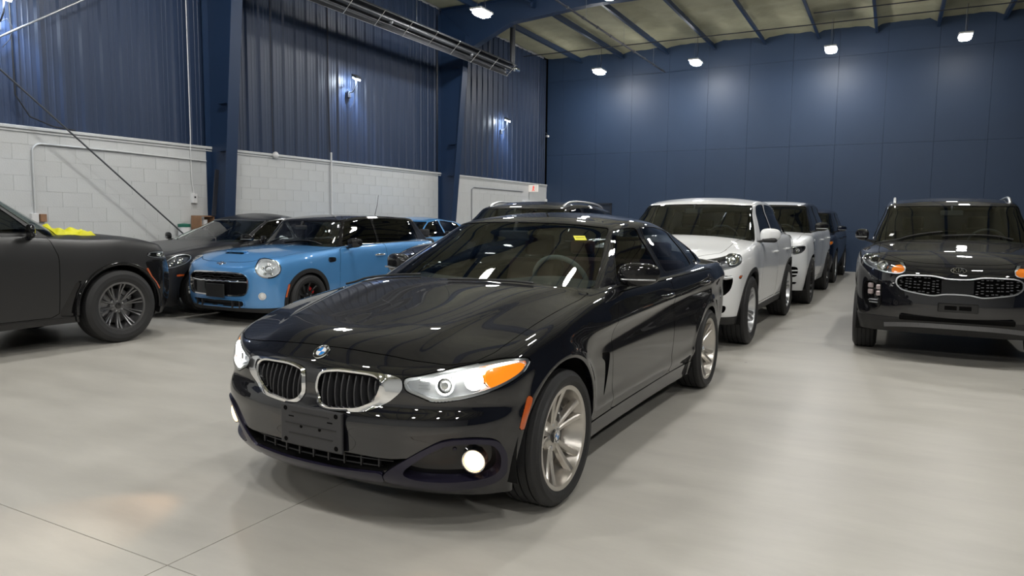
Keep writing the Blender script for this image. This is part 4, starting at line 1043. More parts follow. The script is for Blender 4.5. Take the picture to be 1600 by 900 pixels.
build('bottle_body', xf(lathe([(.001, 0), (.09, .0), (.095, .02), (.095, .2), (.06, .24)], 20, 'Z'), None), 'white_plastic', bt); build('bottle_cap', xf(lathe([(.10, .205), (.10, .255), (.001, .27)], 20, 'Z'), None), mat('green', (.01, .12, .08), .4), bt)

def frame_at(car, s_, z, side=1, g=None):
    """point and normal of the untouched surface nearest to (s, z)"""
    g = g or car.full; m = np.where((g.V[:, 1]*side > -1e-6) & (g.A['v'] < car.J+.2))[0]
    d = (g.A['s'][m]-s_)**2+(g.V[m, 2]-z)**2; o_ = m[np.argsort(d)[:3]]
    return Vector(g.V[o_].mean(0)), Vector(g.N[o_].mean(0)).normalized()
def orient(g, p, n, roll=0.):
    """geometry modelled facing +z is put at p facing n, its y towards up"""
    n = Vector(n).normalized(); up = Vector((0, 0, 1)); x = up.cross(n)
    x = x.normalized() if x.length > 1e-4 else Vector((0, 1, 0)); y = n.cross(x)
    return xf(g, np.array(Matrix((x, y, n)).transposed()), p)
def lathez(prof, n=32): return lathe(prof, n, 'Z')
def roundel(car, p, n, r, par=None):
    par = par or car.root
    o = build('emblem', orient(lathez([(.001, .004), (r*.96, .004), (r, .001), (r, -.006)]), p, n), 'logo_black', par)
    build('emblem_ring', orient(merge(lathez([(r*.90, .004), (r*.92, .006), (r*.98, .006), (r*1.01, .002)]), lathez([(r*.58, .004), (r*.60, .006), (r*.64, .006), (r*.66, .004)])), p, n), 'chrome', o)
    for k in range(4):
        th = np.linspace(k*PI/2, (k+1)*PI/2, 9); V = [(0, 0, .0055)]+[(r*.6*math.cos(t), r*.6*math.sin(t), .0055) for t in th]
        build('emblem_quarter', orient(flat(G(V, [[0, i, i+1] for i in range(1, 9)])), p, n), 'logo_blue' if k in (1, 3) else 'logo_white', o)
    for ch, a in (('B', 45), ('M', 0), ('W', -45)):
        t = text_geo(ch, r*.42, .0005); t = xf(t, rotm('Z', math.radians(a)), (-.78*r*math.sin(math.radians(a)), .78*r*math.cos(math.radians(a)), .005))
        build('emblem_letter', orient(t, p, n), 'logo_white', o)
    return o
def lamp_cavity(car, ins, depth, housing, lens='lens', name='headlight', lens_off=.001, back=None):
    """clear cover over a recessed bowl made from the same outline"""
    h = car.part(name, merge(off(ins, -depth), skirt(ins, depth)), housing)
    build('lamp_lens', off(ins, lens_off), lens, h); return h
J = 6
make_wheel_parts('bmw', .328, .246, .235, dict(mat='alloy_grey', spokes=spokes_pair(5, .15, .20, .022, .034, .35), hy=.42, dish=.006))
bmw = Car('sedan', (-2.236, 3.063), math.radians(-119.1)+WA, 'glossy black four-door coupe in front with its headlights and fog lights lit', BMW)
bmw.J = J; bmw.shell(J)
K_out = [(.040, .700), (.16, .716), (.40, .713), (.478, .699), (.478, .650), (.42, .603), (.35, .562), (.29, .544), (.12, .534), (.05, .548), (.026, .62)]
K_in = [(.058, .689), (.16, .703), (.34, .700), (.378, .682), (.360, .632), (.32, .587), (.27, .561), (.12, .549), (.068, .562), (.046, .62)]
HL = [(.482, .699), (.563, .711), (.733, .748), (.90, .772), (.99, .778), (1.118, .763), (1.045, .709), (.93, .671), (.855, .649), (.733, .621), (.61, .603), (.550, .628), (.486, .650)]
AMB = [(.845, .738), (.94, .752), (1.04, .755), (1.07, .740), (1.0, .700), (.924, .672), (.862, .655), (.838, .69)]
FOG_O = [(.400, .290), (.651, .452), (.80, .458), (.90, .440), (.950, .371), (.965, .28), (.92, .238), (.70, .212), (.51, .218), (.400, .245)]
FOG_I = [(.477, .300), (.660, .432), (.80, .437), (.88, .420), (.920, .366), (.928, .30), (.88, .272), (.70, .262), (.547, .268)]
INTK = [(-.1, .362), (.20, .362), (.43, .352), (.54, .366), (.415, .296), (.2, .288), (-.1, .287)]
LIP = [(-.1, .286), (.2, .287), (.398, .292), (.398, .246), (.30, .234), (-.1, .226)]
yellow_side = 1
for sd in (1, -1):
    ring = bmw.carve(poly_sz(K_out, sd, J, 3, .16, vmax=J-.4), .002)
    inn, ring = cut(ring, poly_sz(K_in, sd, J, 3, .16, vmax=J-.4)(ring))
    ra_, rb_ = cut(ring, poly_sz(K_in, sd, J, 3, .16, vmax=J-.4)(ring)-.0065)
    fi_ = lambda g: G(g.V+g.N*(.003+.011*np.clip(1-np.abs(poly_sz(K_in, sd, J, 3, .16, vmax=J-.4)(g)-.0065)/.012, 0, 1))[:, None], g.T)
    kid = bmw.part('kidney_grille', merge(fi_(ra_), fi_(rb_), skirt(off(ring, .003), .05)), 'chrome', 'chrome framed kidney grille')
    build('grille_backing', merge(off(inn, -.06)), 'gap', kid)
    for q in np.linspace(.075, .352, 9):
        pts = []
        zt = .697-.6*max(0, q-.33); zb_ = .556+.10*max(0, q-.25)/.1*.45
        pa, na_ = frame_at(bmw, q, zt, sd); pb_, nb_ = frame_at(bmw, q, zb_, sd); pa = pa-na_*.010; pb_ = pb_-nb_*.014
        for t in np.linspace(0, 1, 7): pts.append(pa.lerp(pb_, t)+Vector((.012*math.sin(PI*t), 0, 0)))
        V = []
        for p in pts:
            for dx, dy in ((.004, -.0035), (.004, .0035), (-.045, .0035), (-.045, -.0035)): V.append((p.x+dx, p.y+dy, p.z))
        T = []
        for i in range(6):
            for k in range(4): a = i*4+k; b = i*4+(k+1) % 4; T += [[a, b, b+4], [a, b+4, a+4]]
        build('grille_bar', flat(G(V, np.array(T))), 'plastic2', kid)
    # headlight
    ins = bmw.carve(poly_sz(HL, sd, J, 2, .2, vmax=J-.1), .004)
    am, rest = cut(ins, poly_sz(AMB, sd, J, 2, .2, vmax=J)(ins))
    h = bmw.part('headlight', merge(off(rest, -.055), skirt(ins, .06)), 'lamp_bright', 'lit headlight with twin ring projectors')
    build('lamp_lens', off(ins, .002), 'lens', h)
    build('turn_signal', slab(off(am, -.006), .03), 'amber_lit', h)
    rim_, _ = cut(ins, -(poly_sz(HL, sd, J, 2, .2, vmax=J-.1)(ins)+.012))
    build('lamp_rim', slab(off(rim_, -.004), .012), 'satin_alu', h)
    for q, zz, r, lit in ((.655, .677, .040, 0), (.782, .690, .041, 1)):
        p, n = frame_at(bmw, q, zz, sd); n = (n*.5+Vector((1, .12*sd, 0))*.5).normalized(); p = p-n*.030
        build('projector_bezel', orient(lathez([(r*.78, -.02), (r*.80, .006), (r*1.0, .010), (r*1.02, -.03)]), p, n), 'chrome', h)
        build('light_ring', orient(lathez([(r*.84, .008), (r*.86, .013), (r*.97, .013), (r*.99, .008)]), p, n), 'lamp_ring', h)
        build('projector', orient(lathez([(.001, .010), (r*.4, .007), (r*.72, -.006), (r*.78, -.02)]), p, n), 'lamp_white' if lit else 'reflector', h)
    br = [frame_at(bmw, q, z, sd) for q, z in ((.56, .703), (.65, .722), (.75, .742), (.86, .758), (.95, .764), (1.03, .762))]
    build('brow_light', tube([p-n*.012 for p, n in br], .006, 6), 'lamp_ring', h)
    p, n = frame_at(bmw, .565, .672, sd)
    build('lamp_fin', merge(*[orient(box((0, k*.014, 0), (.045, .005, .02)), p-n*.04, n) for k in (-1, 0, 1)]), 'satin_alu', h)
    l = bpy.data.lights.new('headlight_beam', 'SPOT'); l.energy = 12; l.color = (1, .95, .85); l.spot_size = 1.5; l.spot_blend = .6; l.shadow_soft_size = .035
    p, n = frame_at(bmw, .782, .690, sd); o = bpy.data.objects.new('headlight_beam', l); C.objects.link(o); o.parent = bmw.root; o.location = p+Vector((.03, 0, 0)); o.rotation_euler = Vector((-1, 0, .18)).to_track_quat('Z', 'Y').to_euler()
    # fog light surround
    fo = bmw.carve(poly_sz(FOG_O, sd, J, 2, .18), .002)
    fi, fr_ = cut(fo, poly_sz(FOG_I, sd, J, 2, .2)(fo))
    fs = bmw.part('fog_light_surround', merge(off(fr_, .012), skirt(off(fr_, .012), .05)), 'satin_navy', 'satin dark navy surround')
    build('surround_recess', merge(off(fi, -.035)), 'gloss_black', fs)
    p, n = frame_at(bmw, .800, .352, sd); n = (n*.35+Vector((1, 0, 0))*.65).normalized(); p = p-n*.012
    fl = bmw.part('fog_light', orient(lathez([(.046, -.03), (.048, .010), (.052, .012), (.054, -.03)]), p, n), 'chrome', 'lit round warm fog light')
    build('fog_lens', orient(lathez([(.001, .012), (.025, .010), (.046, .002)]), p, n), 'lamp_warm', fl)
    l = bpy.data.lights.new('fog_beam', 'SPOT'); l.energy = 3.5; l.color = (1, .55, .25); l.spot_size = 1.0; l.spot_blend = .5; l.shadow_soft_size = .04
    o = bpy.data.objects.new('fog_beam', l); C.objects.link(o); o.parent = bmw.root; o.location = p+n*.03; o.rotation_euler = Vector((-1, -sd*.15, .42)).to_track_quat('Z', 'Y').to_euler()
    p, n = frame_at(bmw, .715, .395, sd)
    bmw.part('parking_sensor', orient(lathez([(.001, .004), (.007, .004), (.009, 0)], 16), p-n*.033, n), 'satin_navy')
    # amber side marker
    mk = bmw.carve(poly_sz([(1.050, .605), (1.082, .597), (1.034, .462), (1.004, .466)], sd, J, 1, .12), .002)
    bmw.part('side_marker', slab(off(mk, .002), .008), 'amber_side', 'amber side marker strip')
    # side vent
    vn = bmw.carve(poly_xz([(-.46, .665), (-.625, .648), (-.615, .60), (-.585, .41), (-.570, .41), (-.548, .605), (-.50, .63)], sd, J, 2, .15), .0)
    bmw.part('side_vent', merge(off(vn, -.022), skirt(vn, .022)), 'gloss_black')
    # doors
    for nm, P in (('front_door', [(-.80, .955), (-.655, .72), (-.70, .45), (-.76, .285), (-1.875, .290), (-1.868, .60), (-1.83, .965)]),
                  ('rear_door', [(-1.838, .965), (-1.876, .60), (-1.883, .290), (-2.36, .296), (-2.42, .45), (-2.52, .62), (-2.64, .73), (-2.86, .80), (-2.90, .985)])):
        d = bmw.carve(poly_xz(P, sd, J, 1, .06, vmax=J-.92), .0045)
        dd = bmw.part(nm, merge(d, skirt(d, .02)), 'paint_black')
    sk = bmw.carve(poly_xz([(-.36, .281), (-2.50, .287), (-2.48, .12), (-.36, .12)], sd, J, 0), .003)
    bmw.part('side_skirt', off(sk, .004), 'paint_black')
    arch_f = None
it = bmw.carve(poly_sz(INTK, 1, J, 2, .15, both=True), .002)
ib = bmw.part('lower_intake', merge(off(it, -.07), skirt(it, .07)), 'gap')
for z_ in (.305, .335):
    pts = [frame_at(bmw, abs(q), z_, 1 if q >= 0 else -1)[0]-Vector((.035, 0, 0)) for q in np.linspace(-.43, .43, 23)]
    for p_ in pts: p_.z = z_
    build('intake_bar', tube(pts, .004, 6), 'plastic2', ib)
for q in np.linspace(-.36, .36, 9):
    p, n = frame_at(bmw, abs(q), .32, 1 if q >= 0 else -1); build('intake_rib', box((p.x-.035, p.y, .322), (.012, .008, .07)), 'plastic2', ib)
lp = bmw.carve(poly_sz(LIP, 1, J, 1, .1, both=True), .002)
bmw.part('lower_lip', merge(off(lp, .014), skirt(off(lp, .014), .04)), 'satin_navy', 'satin dark navy bumper blade')
# bonnet
Yh = [(.655, .0), (.645, .25), (.625, .45), (.585, .62), (.52, .71), (.42, .752), (.25, .768), (0, .778), (-.40, .79), (-.56, .77), (-.44, .60), (-.35, .4), (-.31, .0)]
Ph = [(x, y) for x, y in Yh]+[(x, -y) for x, y in Yh[::-1][1:-1]]; Ph = chaikin(Ph, 1, .1)
hd = bmw.carve(lambda g: np.where((g.A['v'] > J-1.5) & (g.N[:, 2] > .2), psdf(g.V[:, :2], Ph), 9.), .004)
bmw.part('bonnet', merge(hd, skirt(hd, .02)), 'paint_black')
p, n = frame_at(bmw, .0, .70); r = bmw.surf().ray_cast(Vector((.688, 0, 2)), Vector((0, 0, -1))); roundel(bmw, r[0]+r[1]*.001, r[1], .041)
# number plate bracket
pb = bmw.part('plate_bracket', box((.793, .035, .447), (.016, .365, .182), .006, None), 'plastic2', 'empty dark plastic number plate bracket')
for y_, z_, r_ in ((-.15, .52, .010), (.15, .52, .010), (-.15, .378, .010), (.15, .378, .010), (-.055, .447, .007), (.055, .447, .007)):
    build('screw_hole', orient(merge(lathez([(.001, 0), (r_*.5, .0), (r_*.6, .0015), (r_, .0015), (r_*1.1, 0)], 16)), (.8015, y_+.035, z_), (1, 0, 0)), 'gap', pb)
for z_, w_ in ((.507, .22), (.455, .30), (.41, .26)): build('bracket_rib', box((.802, .035, z_), (.003, w_, .004)), 'plastic', pb)
for y_ in (-.115, .115): build('bracket_slot', box((.8015, y_+.035, .487), (.002, .03, .005)), 'gap', pb)
bmw.finish(J); bmw.interior('seat_tan', 'dash', 'dash_grey')
hub_em = lambda wh, W: None
for k, x in enumerate((0, -2.81)):
    for sd in (1, -1):
        wh = put_wheel('bmw', bmw.root, x, sd*.79, .328, sd < 0, .15 if x == 0 else .5)
        if sd > 0:
            e = roundel(bmw, (0, .062, 0), (0, 1, 0), .031, wh)
bmw.mirror(-.99, .765, 1.05, 'gloss_black', w=.235, h=.155, d=.14); bmw.handle(-1.66, .87); bmw.handle(-2.56, .895)
# yellow paper slip on the inside of the windscreen
h, n = bmw.hitp((.0, .50, 1.31), (-1, 0, -.05))
if h: bmw.part('window_sticker', orient(merge(box((0, 0, 0), (.075, .055, .001))), h+n*.004, n), 'yellow', 'small yellow sticker'); bmw.part('sticker_print', orient(merge(box((0, .002, 0), (.055, .006, .001))), h+n*.0055, n), 'yellow_ink')
for sd in (1, -1):      # wipers
    pts = []
    for t in np.linspace(0, 1, 9):
        q = bmw.hitp((-.34-.10*t+.05, sd*.38+(-.45+.62*t)*.8, 2.), (0, 0, -1)); pts.append(q[0]+Vector((0, 0, .012)))
    bmw.part('wiper', tube(pts, .007, 6), 'plastic')

wheelset('kia', .362, .235, .225, 'alloy_silver', spokes_pair(5, .16, .10, .03, .05))
wheelset('cay', .385, .250, .27, 'alloy_silver', spokes_pair(5, .14, .15, .03, .05))
wheelset('rrs', .395, .290, .27, 'alloy_black', spokes_pair(5, .1, .2, .03, .04))
wheelset('mini', .312, .222, .20, 'alloy_black', spokes_even(10, .02, .028), cal='red')
wheelset('suv', .392, .258, .27, 'alloy_dark', spokes_pair(10, .05, .09, .016, .020), hy=.35)
kia = place(KIA, 'suv', .583, 8.816, WY, 'glossy black sport utility vehicle facing the camera at the right edge')
cay = place(CAY, 'suv', -2.313, 8.274, WY, 'white sport utility vehicle directly behind the black coupe')
rrs = place(RRS, 'suv', -2.156, 13.009, WY, 'white boxy sport utility vehicle with black mirrors, second in the row')
nav = place(NAV, 'suv', -2.068, 17.9, WY, 'dark navy sport utility vehicle last in the row by the blue wall')
mini = place(MINI, 'hatchback', -7.60, 6.94, WY, 'bright blue three-door hatchback with a black roof')
gry = place(GRY, 'sedan', -9.41, 6.74, WY, 'dark grey low sedan parked by the block wall beside the blue hatchback')
blu = place(BLU, 'sedan', -9.6, 11.5, WY, 'blue sedan behind the blue hatchback')
aud = place(AUD, 'suv', -4.60, 7.6, WY, 'black sport utility vehicle with silver roof rails hidden behind the coupe')
xsu = place(XSU, 'suv', -8.30, 4.72, WY+PI, 'matte black sport utility vehicle at left edge with yellow cloth on its bonnet')
CARS = dict(kia=(kia, 'kia', .80), cay=(cay, 'cay', .83), rrs=(rrs, 'rrs', .85), nav=(nav, 'cay', .82), mini=(mini, 'mini', .755), gry=(gry, 'mini', .80), blu=(blu, 'mini', .78), aud=(aud, 'cay', .80), xsu=(xsu, 'suv', .86))

# ------------------------------------------------------------------ details of the parked cars
def lamp(car, poly, sd, housing, proj=(), amber=None, depth=.05, vmax=5.6, name='headlight', label=None, rimw=.010, t=.2):
    F = poly_sz(poly, sd, 6, 2, t, vmax=vmax); ins = car.carve(F, .004)
    if len(ins.T) == 0: return None
    h = car.part(name, merge(off(ins, -depth), skirt(ins, depth)), housing, label)
    rim_, _ = cut(ins, -(F(ins)+rimw)); build('lamp_rim', slab(off(rim_, -.003), .015), 'satin_alu', h)
    build('lamp_lens', off(ins, .002), 'lens', h)
    if amber:
        am, _ = cut(ins, poly_sz(amber, sd, 6, 2, .2, vmax=vmax)(ins))
        if len(am.T): build('turn_signal', slab(off(am, -.008), .02), 'amber', h)
    for q, z, r, m in proj:
        p, n = frame_at(car, q, z, sd); n = (n*.55+Vector((1, .15*sd, 0))*.45).normalized(); p = p-n*.022
        build('projector_bezel', orient(lathez([(r*.62, -.02), (r*.70, .004), (r*.92, .010), (r*1.0, .004), (r*1.02, -.03)]), p, n), 'chrome', h)
        build('projector', orient(lathez([(.001, .008), (r*.35, .005), (r*.62, -.008)]), p, n), m, h)
    return h
def hole(car, poly, sd, depth, m, name, frame=None, fw=.012, both=False, gap=.002, t=.18, lift=.008, vmax=None, label=None):
    F = poly_sz(poly, sd, 6, 2, t, vmax=vmax, both=both); o_ = car.carve(F, gap)
    if frame:
        ring, inn = cut(o_, -(F(o_)+fw)); fr_ = car.part(name+'_frame', merge(off(ring, lift), skirt(off(ring, lift), .03)), frame)
    else: inn = o_
    return car.part(name, merge(off(inn, -depth), skirt(inn, depth)), m, label), inn
def doors(car, spec_):
    for sd in (1, -1):
        for nm, P in spec_:
            d = car.carve(poly_xz(P, sd, 6, 1, .06, vmax=5.05), .006)
            if len(d.T): car.part(nm, merge(d, skirt(d, .02)), car.paint)
def bonnet(car, x0, x1, y0, y1, cow=.12):
    P = [(x0, 0), (x0-.01, y0*.5), (x0-.05, y0*.8), (x0-.14, y0), (x0-.3, y1), (x1-cow*1.2, y1), (x1-cow*2.2, y1-.03), (x1-cow*1.0, y1*.7), (x1-.02, y1*.35), (x1, 0)]
    P = P+[(x, -y) for x, y in P[::-1][1:-1]]; P = chaikin(P, 1, .12)
    h = car.carve(lambda g: np.where((g.A['v'] > 4.6) & (g.N[:, 2] > .2), psdf(g.V[:, :2], P), 9.), .006)
    car.part('bonnet', merge(h, skirt(h, .02)), car.paint)
def lower_clad(car, z, m, name='lower_cladding'):
    c_, car.g = cut(car.g, np.where(car.g.A['v'] < 2.5, car.g.V[:, 2]-z, 9.)); car.part(name, merge(off(c_, .006), skirt(off(c_, .006), .02)), m)
def rails(car, m='satin_alu'):
    q = car.sp['cab']; x0, x1 = q['xF'][1]-.22, q['xR'][1]+.25
    for sd in (1, -1):
        pts = []
        for t in np.linspace(0, 1, 15):
            x = x0+(x1-x0)*t; y = float(car.S.Wt(x))*.93; h = .045*min(1, math.sin(PI*t)*3.2)
            pts.append((x, y*sd, float(car.S.R(x, y))+h-.012))
        car.part('roof_rail', tube(pts, [.020]*2+[.016]*11+[.020]*2, 8), m)
def side_marker(car, poly, sd, m='amber_side'):
    mk = car.carve(poly_sz(poly, sd, 6, 1, .12), .002)
    if len(mk.T): car.part('side_marker', slab(off(mk, .003), .008), m, 'amber side marker')
def plate(car, x, y, z, w_, h_, m='plastic2'):
    pb = car.part('plate_bracket', box((x, y, z), (.02, w_, h_), .006), m)
    for a in (-.3, .3): build('bracket_slot', box((x+.011, y+a*w_*.6, z), (.003, w_*.30, h_*.45)), 'gap', pb)
def wiper(car, x, sides=(1, -1)):
    for sd in sides:
        pts = []
        for t in np.linspace(0, 1, 7):
            q = car.hitp((x-.07*t, sd*.33-.33+.66*t-.1, 3.), (0, 0, -1))
            if q[0]: pts.append(q[0]+Vector((0, 0, .012)))
        if len(pts) > 2: car.part('wiper', tube(pts, .008, 6), 'plastic')

# ---- black sport utility vehicle at the right
M['galv_skid'] = mat('galv_skid', (.16, .16, .165), .35, .6)
for sd in (1, -1):
    lamp(kia, [(.455, .905), (.475, .96), (.66, 1.03), (.88, 1.09), (1.10, 1.14), (1.20, 1.11), (1.06, 1.02), (.86, .935), (.64, .88), (.50, .872)], sd, 'lamp_housing',
         [(.87, 1.01, .050, 'gloss_black'), (.69, .955, .055, 'reflector')], [(.44, .88), (.47, .95), (.57, .98), (.60, .91), (.56, .86)], vmax=6.2, label='twin round headlight with amber corner')
    fg, inn = hole(kia, [(.655, .775), (.68, .80), (.82, .80), (.875, .76), (.885, .64), (.84, .53), (.72, .49), (.655, .56)], sd, .04, 'gloss_black', 'fog_light_recess', 'gloss_black', .012)
    for q, z in ((.795, .74), (.70, .735), (.795, .672), (.70, .668)):
        p, n = frame_at(kia, q, z, sd); build('fog_lamp_cube', orient(box((0, 0, 0), (.058, .052, .03), .012), p-n*.02, n), mat('fog_cube', (.50, .42, .42), .25, .4, 1) if 'fog_cube' not in M else M['fog_cube'], fg)
        M['fog_cube'] = fg.children[-1].data.materials[0]
    for z in (.605, .57): p, n = frame_at(kia, .745, z, sd); build('fog_fin', orient(box((0, 0, 0), (.10, .012, .03), .004), p-n*.02, n), 'satin_alu', fg)
KG = [(-.1, .848), (.10, .850), (.20, .876), (.46, .872), (.525, .845), (.53, .775), (.475, .712), (.20, .668), (.11, .694), (-.1, .696)]
gr_, inn = hole(kia, KG, 1, .05, 'gap', 'tiger_grille', 'satin_alu', .012, both=True, lift=.012, label='black grille in a thin silver frame pinched at the middle')
for q in np.linspace(-.48, .48, 25):
    if abs(q) < .135: continue
    zt = .855-(.02 if abs(q) < .2 else 0); zb_ = .70+max(0, abs(q)-.38)*.25
    for z in np.linspace(zb_+.014, zt-.010, 5):
        p, n = frame_at(kia, abs(q), z, 1 if q > 0 else -1); build('grille_stud', orient(box((0, 0, 0), (.022, .009, .02), .003), p-n*.018, n), 'lamp_housing', gr_)
p, n = frame_at(kia, 0, .775); build('radar_cover', orient(box((0, 0, 0), (.27, .13, .02), .006), p-n*.02, n), 'gloss_black', gr_)
r = kia.surf().ray_cast(Vector((1.5, 0, .925)), Vector((-1, 0, 0)))
lg = kia.part('emblem', orient(xf(lathez([(.001, .003), (.062, .003), (.066, 0)]), None, (0, 0, 0), s=(1, .50, 1)), r[0]+r[1]*.003, r[1]), 'gloss_black')
build('emblem_ring', orient(xf(lathez([(.058, .004), (.061, .007), (.066, .007), (.069, 0)]), None, (0, 0, 0), s=(1, .50, 1)), r[0]+r[1]*.003, r[1]), 'chrome', lg)
build('emblem_letters', orient(xf(text_geo('KIA', .060, .003), None, (0, 0, .006)), r[0]+r[1]*.003, r[1]), 'chrome', lg)
lower_clad(kia, .44, 'plastic')
kia.part('skid_plate', merge(*[bar((.86-.10*abs(a)**2.5, a*.60, .385-.03*abs(a)**3), (.86-.10*abs(b)**2.5, b*.60, .385-.03*abs(b)**3), .03, .045) for a, b in zip(np.linspace(-1, .9, 20), np.linspace(-.9, 1, 20))]), 'galv_skid', 'grey skid plate strip')
kia.part('lower_intake', box((.858, 0, .452), (.06, .95, .05), .01), 'gap')
plate(kia, .925, .01, .575, .33, .085, 'gloss_black')
bonnet(kia, .76, -.33, .55, .70); doors(kia, [('front_door', [(-.72, 1.12), (-.66, .8), (-.66, .40), (-1.68, .40), (-1.70, 1.16)]), ('rear_door', [(-1.72, 1.16), (-1.70, .40), (-2.25, .40), (-2.38, .7), (-2.62, .9), (-2.75, 1.2)])])
kia.finish(6); kia.interior('seat', 'dash', 'dash'); add_wheels(kia, 'kia', .80); rails(kia, 'satin_alu')
kia.mirror(-.66, .82, 1.235, 'gloss_black', w=.15, h=.15); kia.handle(-1.5, .98); kia.handle(-2.4, 1.02); wiper(kia, -.42)
h, n = kia.hitp((3, -.60, 1.24), (-1, 0, 0))
if h: kia.part('window_sticker', orient(box((0, 0, 0), (.045, .04, .001)), h+n*.003, n), 'white_plastic')

# ---- white sport utility vehicle behind the coupe
for sd in (1, -1):
    lamp(cay, [(.60, .875), (.63, .94), (.78, 1.02), (.98, 1.07), (1.14, 1.07), (1.20, 1.03), (1.14, .95), (.98, .90), (.80, .865), (.68, .855)], sd, 'lamp_housing',
         [(1.00, .985, .072, 'reflector'), (.77, .925, .042, 'reflector')], vmax=6.3, label='dark oval headlight with a round projector')
    hole(cay, [(.42, .81), (.60, .81), (.93, .808), (.945, .75), (.92, .66), (.83, .59), (.60, .60), (.42, .62)], sd, .06, 'gap', 'side_intake', None)
    p0 = [frame_at(cay, q, .785, sd)[0] for q in np.linspace(.44, .92, 8)]; cay.part('intake_blade', tube(p0, .020, 8), 'satin_alu')
    side_marker(cay, [(1.04, .805), (1.15, .803), (1.15, .775), (1.04, .772)], sd)
    hole(cay, [(.60, .495), (.88, .495), (.885, .44), (.85, .41), (.62, .41)], sd, .03, 'gap', 'lower_slot', None)
hole(cay, [(-.1, .80), (.36, .80), (.36, .56), (.30, .50), (-.1, .50)], 1, .05, 'gap', 'center_grille', None, both=True)
lower_clad(cay, .365, 'plastic'); bonnet(cay, .74, -.36, .52, .70)
doors(cay, [('front_door', [(-.86, 1.13), (-.74, .8), (-.72, .40), (-1.93, .40), (-1.93, .8), (-1.88, 1.2)]), ('rear_door', [(-1.90, 1.2), (-1.955, .8), (-1.955, .40), (-2.42, .40), (-2.55, .75), (-2.8, .95), (-2.95, 1.25)])])
cay.finish(6); cay.interior('seat', 'dash', 'dash'); add_wheels(cay, 'cay', .83)
cay.mirror(-.80, .86, 1.215, 'paint_white', w=.23, h=.175, foot='plastic', led=False, d=.16); cay.handle(-1.72, .99); cay.handle(-2.62, 1.0)

# ---- second white sport utility vehicle
for sd in (1, -1):
    lamp(rrs, [(.50, .92), (.60, .965), (.75, .978), (1.04, 1.0), (1.03, .95), (.88, .865), (.62, .85), (.5, .87)], sd, 'lamp_housing', [(.70, .915, .04, 'reflector'), (.86, .925, .04, 'reflector')])
    hole(rrs, [(.62, .66), (.875, .66), (.875, .49), (.62, .49)], sd, .05, 'gap', 'side_intake', None)
    for z in (.54, .60): rrs.part('intake_blade', tube([frame_at(rrs, q, z, sd)[0] for q in np.linspace(.63, .87, 5)], .012, 6), 'paint_white2')
    hole(rrs, [(.62, .41), (.88, .41), (.88, .375), (.62, .375)], sd, .03, 'gap', 'lower_slot', None)
    vn = rrs.carve(poly_xz([(.02, 1.05), (-.06, 1.05), (-.16, .90), (-.08, .90)], sd, 6, 1, .1), 0.)
    rrs.part('side_vent', slab(off(vn, .004), .02), 'gloss_black')
hole(rrs, [(-.1, .94), (.46, .93), (.46, .80), (-.1, .79)], 1, .05, 'gap', 'front_grille', 'gloss_black', .015, both=True)
bonnet(rrs, .72, -.30, .6, .78); doors(rrs, [('front_door', [(-.72, 1.2), (-.68, .8), (-.66, .40), (-1.86, .40), (-1.86, 1.24)]), ('rear_door', [(-1.88, 1.24), (-1.88, .40), (-2.42, .40), (-2.55, .75), (-2.9, 1.28)])])
rrs.finish(6); rrs.interior('seat', 'dash', 'dash'); add_wheels(rrs, 'rrs', .85); rrs.mirror(-.68, .90, 1.30, 'gloss_black', w=.22, h=.17, d=.15); rrs.handle(-1.68, 1.06); rrs.handle(-2.7, 1.08)

# ---- navy sport utility vehicle at the far end
for sd in (1, -1):
    lamp(nav, [(.60, .86), (.64, .93), (.90, .97), (1.12, .98), (1.08, .92), (.9, .87), (.7, .84)], sd, 'lamp_housing', [(.78, .905, .035, 'reflector')], [(.9, .86), (.92, .96), (1.13, .99), (1.08, .90)])
hole(nav, [(-.1, .90), (.50, .90), (.50, .60), (.4, .52), (-.1, .52)], 1, .05, 'gap', 'front_grille', 'chrome', .02, both=True)
nav.finish(6); nav.interior('seat', 'dash', 'dash'); add_wheels(nav, 'cay', .82); nav.mirror(-.66, .86, 1.24, 'paint_navy', w=.21, h=.15); nav.handle(-1.6, 1.0); nav.handle(-2.5, 1.02)

# ---- bright blue hatchback
MG = [(-.1, .675), (.30, .675), (.46, .665), (.545, .61), (.56, .50), (.53, .41), (.46, .375), (-.1, .370)]
mg, inn = hole(mini, MG, 1, .05, 'gap', 'front_grille', 'chrome', .018, both=True, lift=.016, label='black hexagonal grille in a chrome frame')
nt = lambda z, a, b, dx, r, m, nm, N_=21: build(nm, tube([frame_at(mini, abs(q), z, 1 if q >= 0 else -1)[0]+Vector((dx, 0, 0)) for q in np.linspace(a, b, N_)], r, 6), m, mg)
nt(.560, -.53, .53, .004, .012, 'chrome', 'grille_bar')
for z in (.585, .612, .640): nt(z, -.47, .47, -.018, .006, 'plastic2', 'grille_slat')
lo, up_ = cut(inn, inn.V[:, 2]-.548); build('grille_panel', off(lo, -.008), 'gloss_black', mg)
hole(mini, [(-.1, .335), (.46, .335), (.50, .31), (.49, .228), (-.1, .228)], 1, .05, 'plastic', 'lower_intake', 'paint_blue', .012, both=True, lift=.012)
for q in (.30, -.30, .42, -.42): p, n = frame_at(mini, abs(q), .27, 1 if q > 0 else -1); mini.part('intake_divider', box((p.x-.01, p.y, .27), (.04, .02, .09), .004), 'plastic2')
mini.part('plate_bracket', box((.838, .05, .44), (.02, .33, .17), .006), 'plastic')
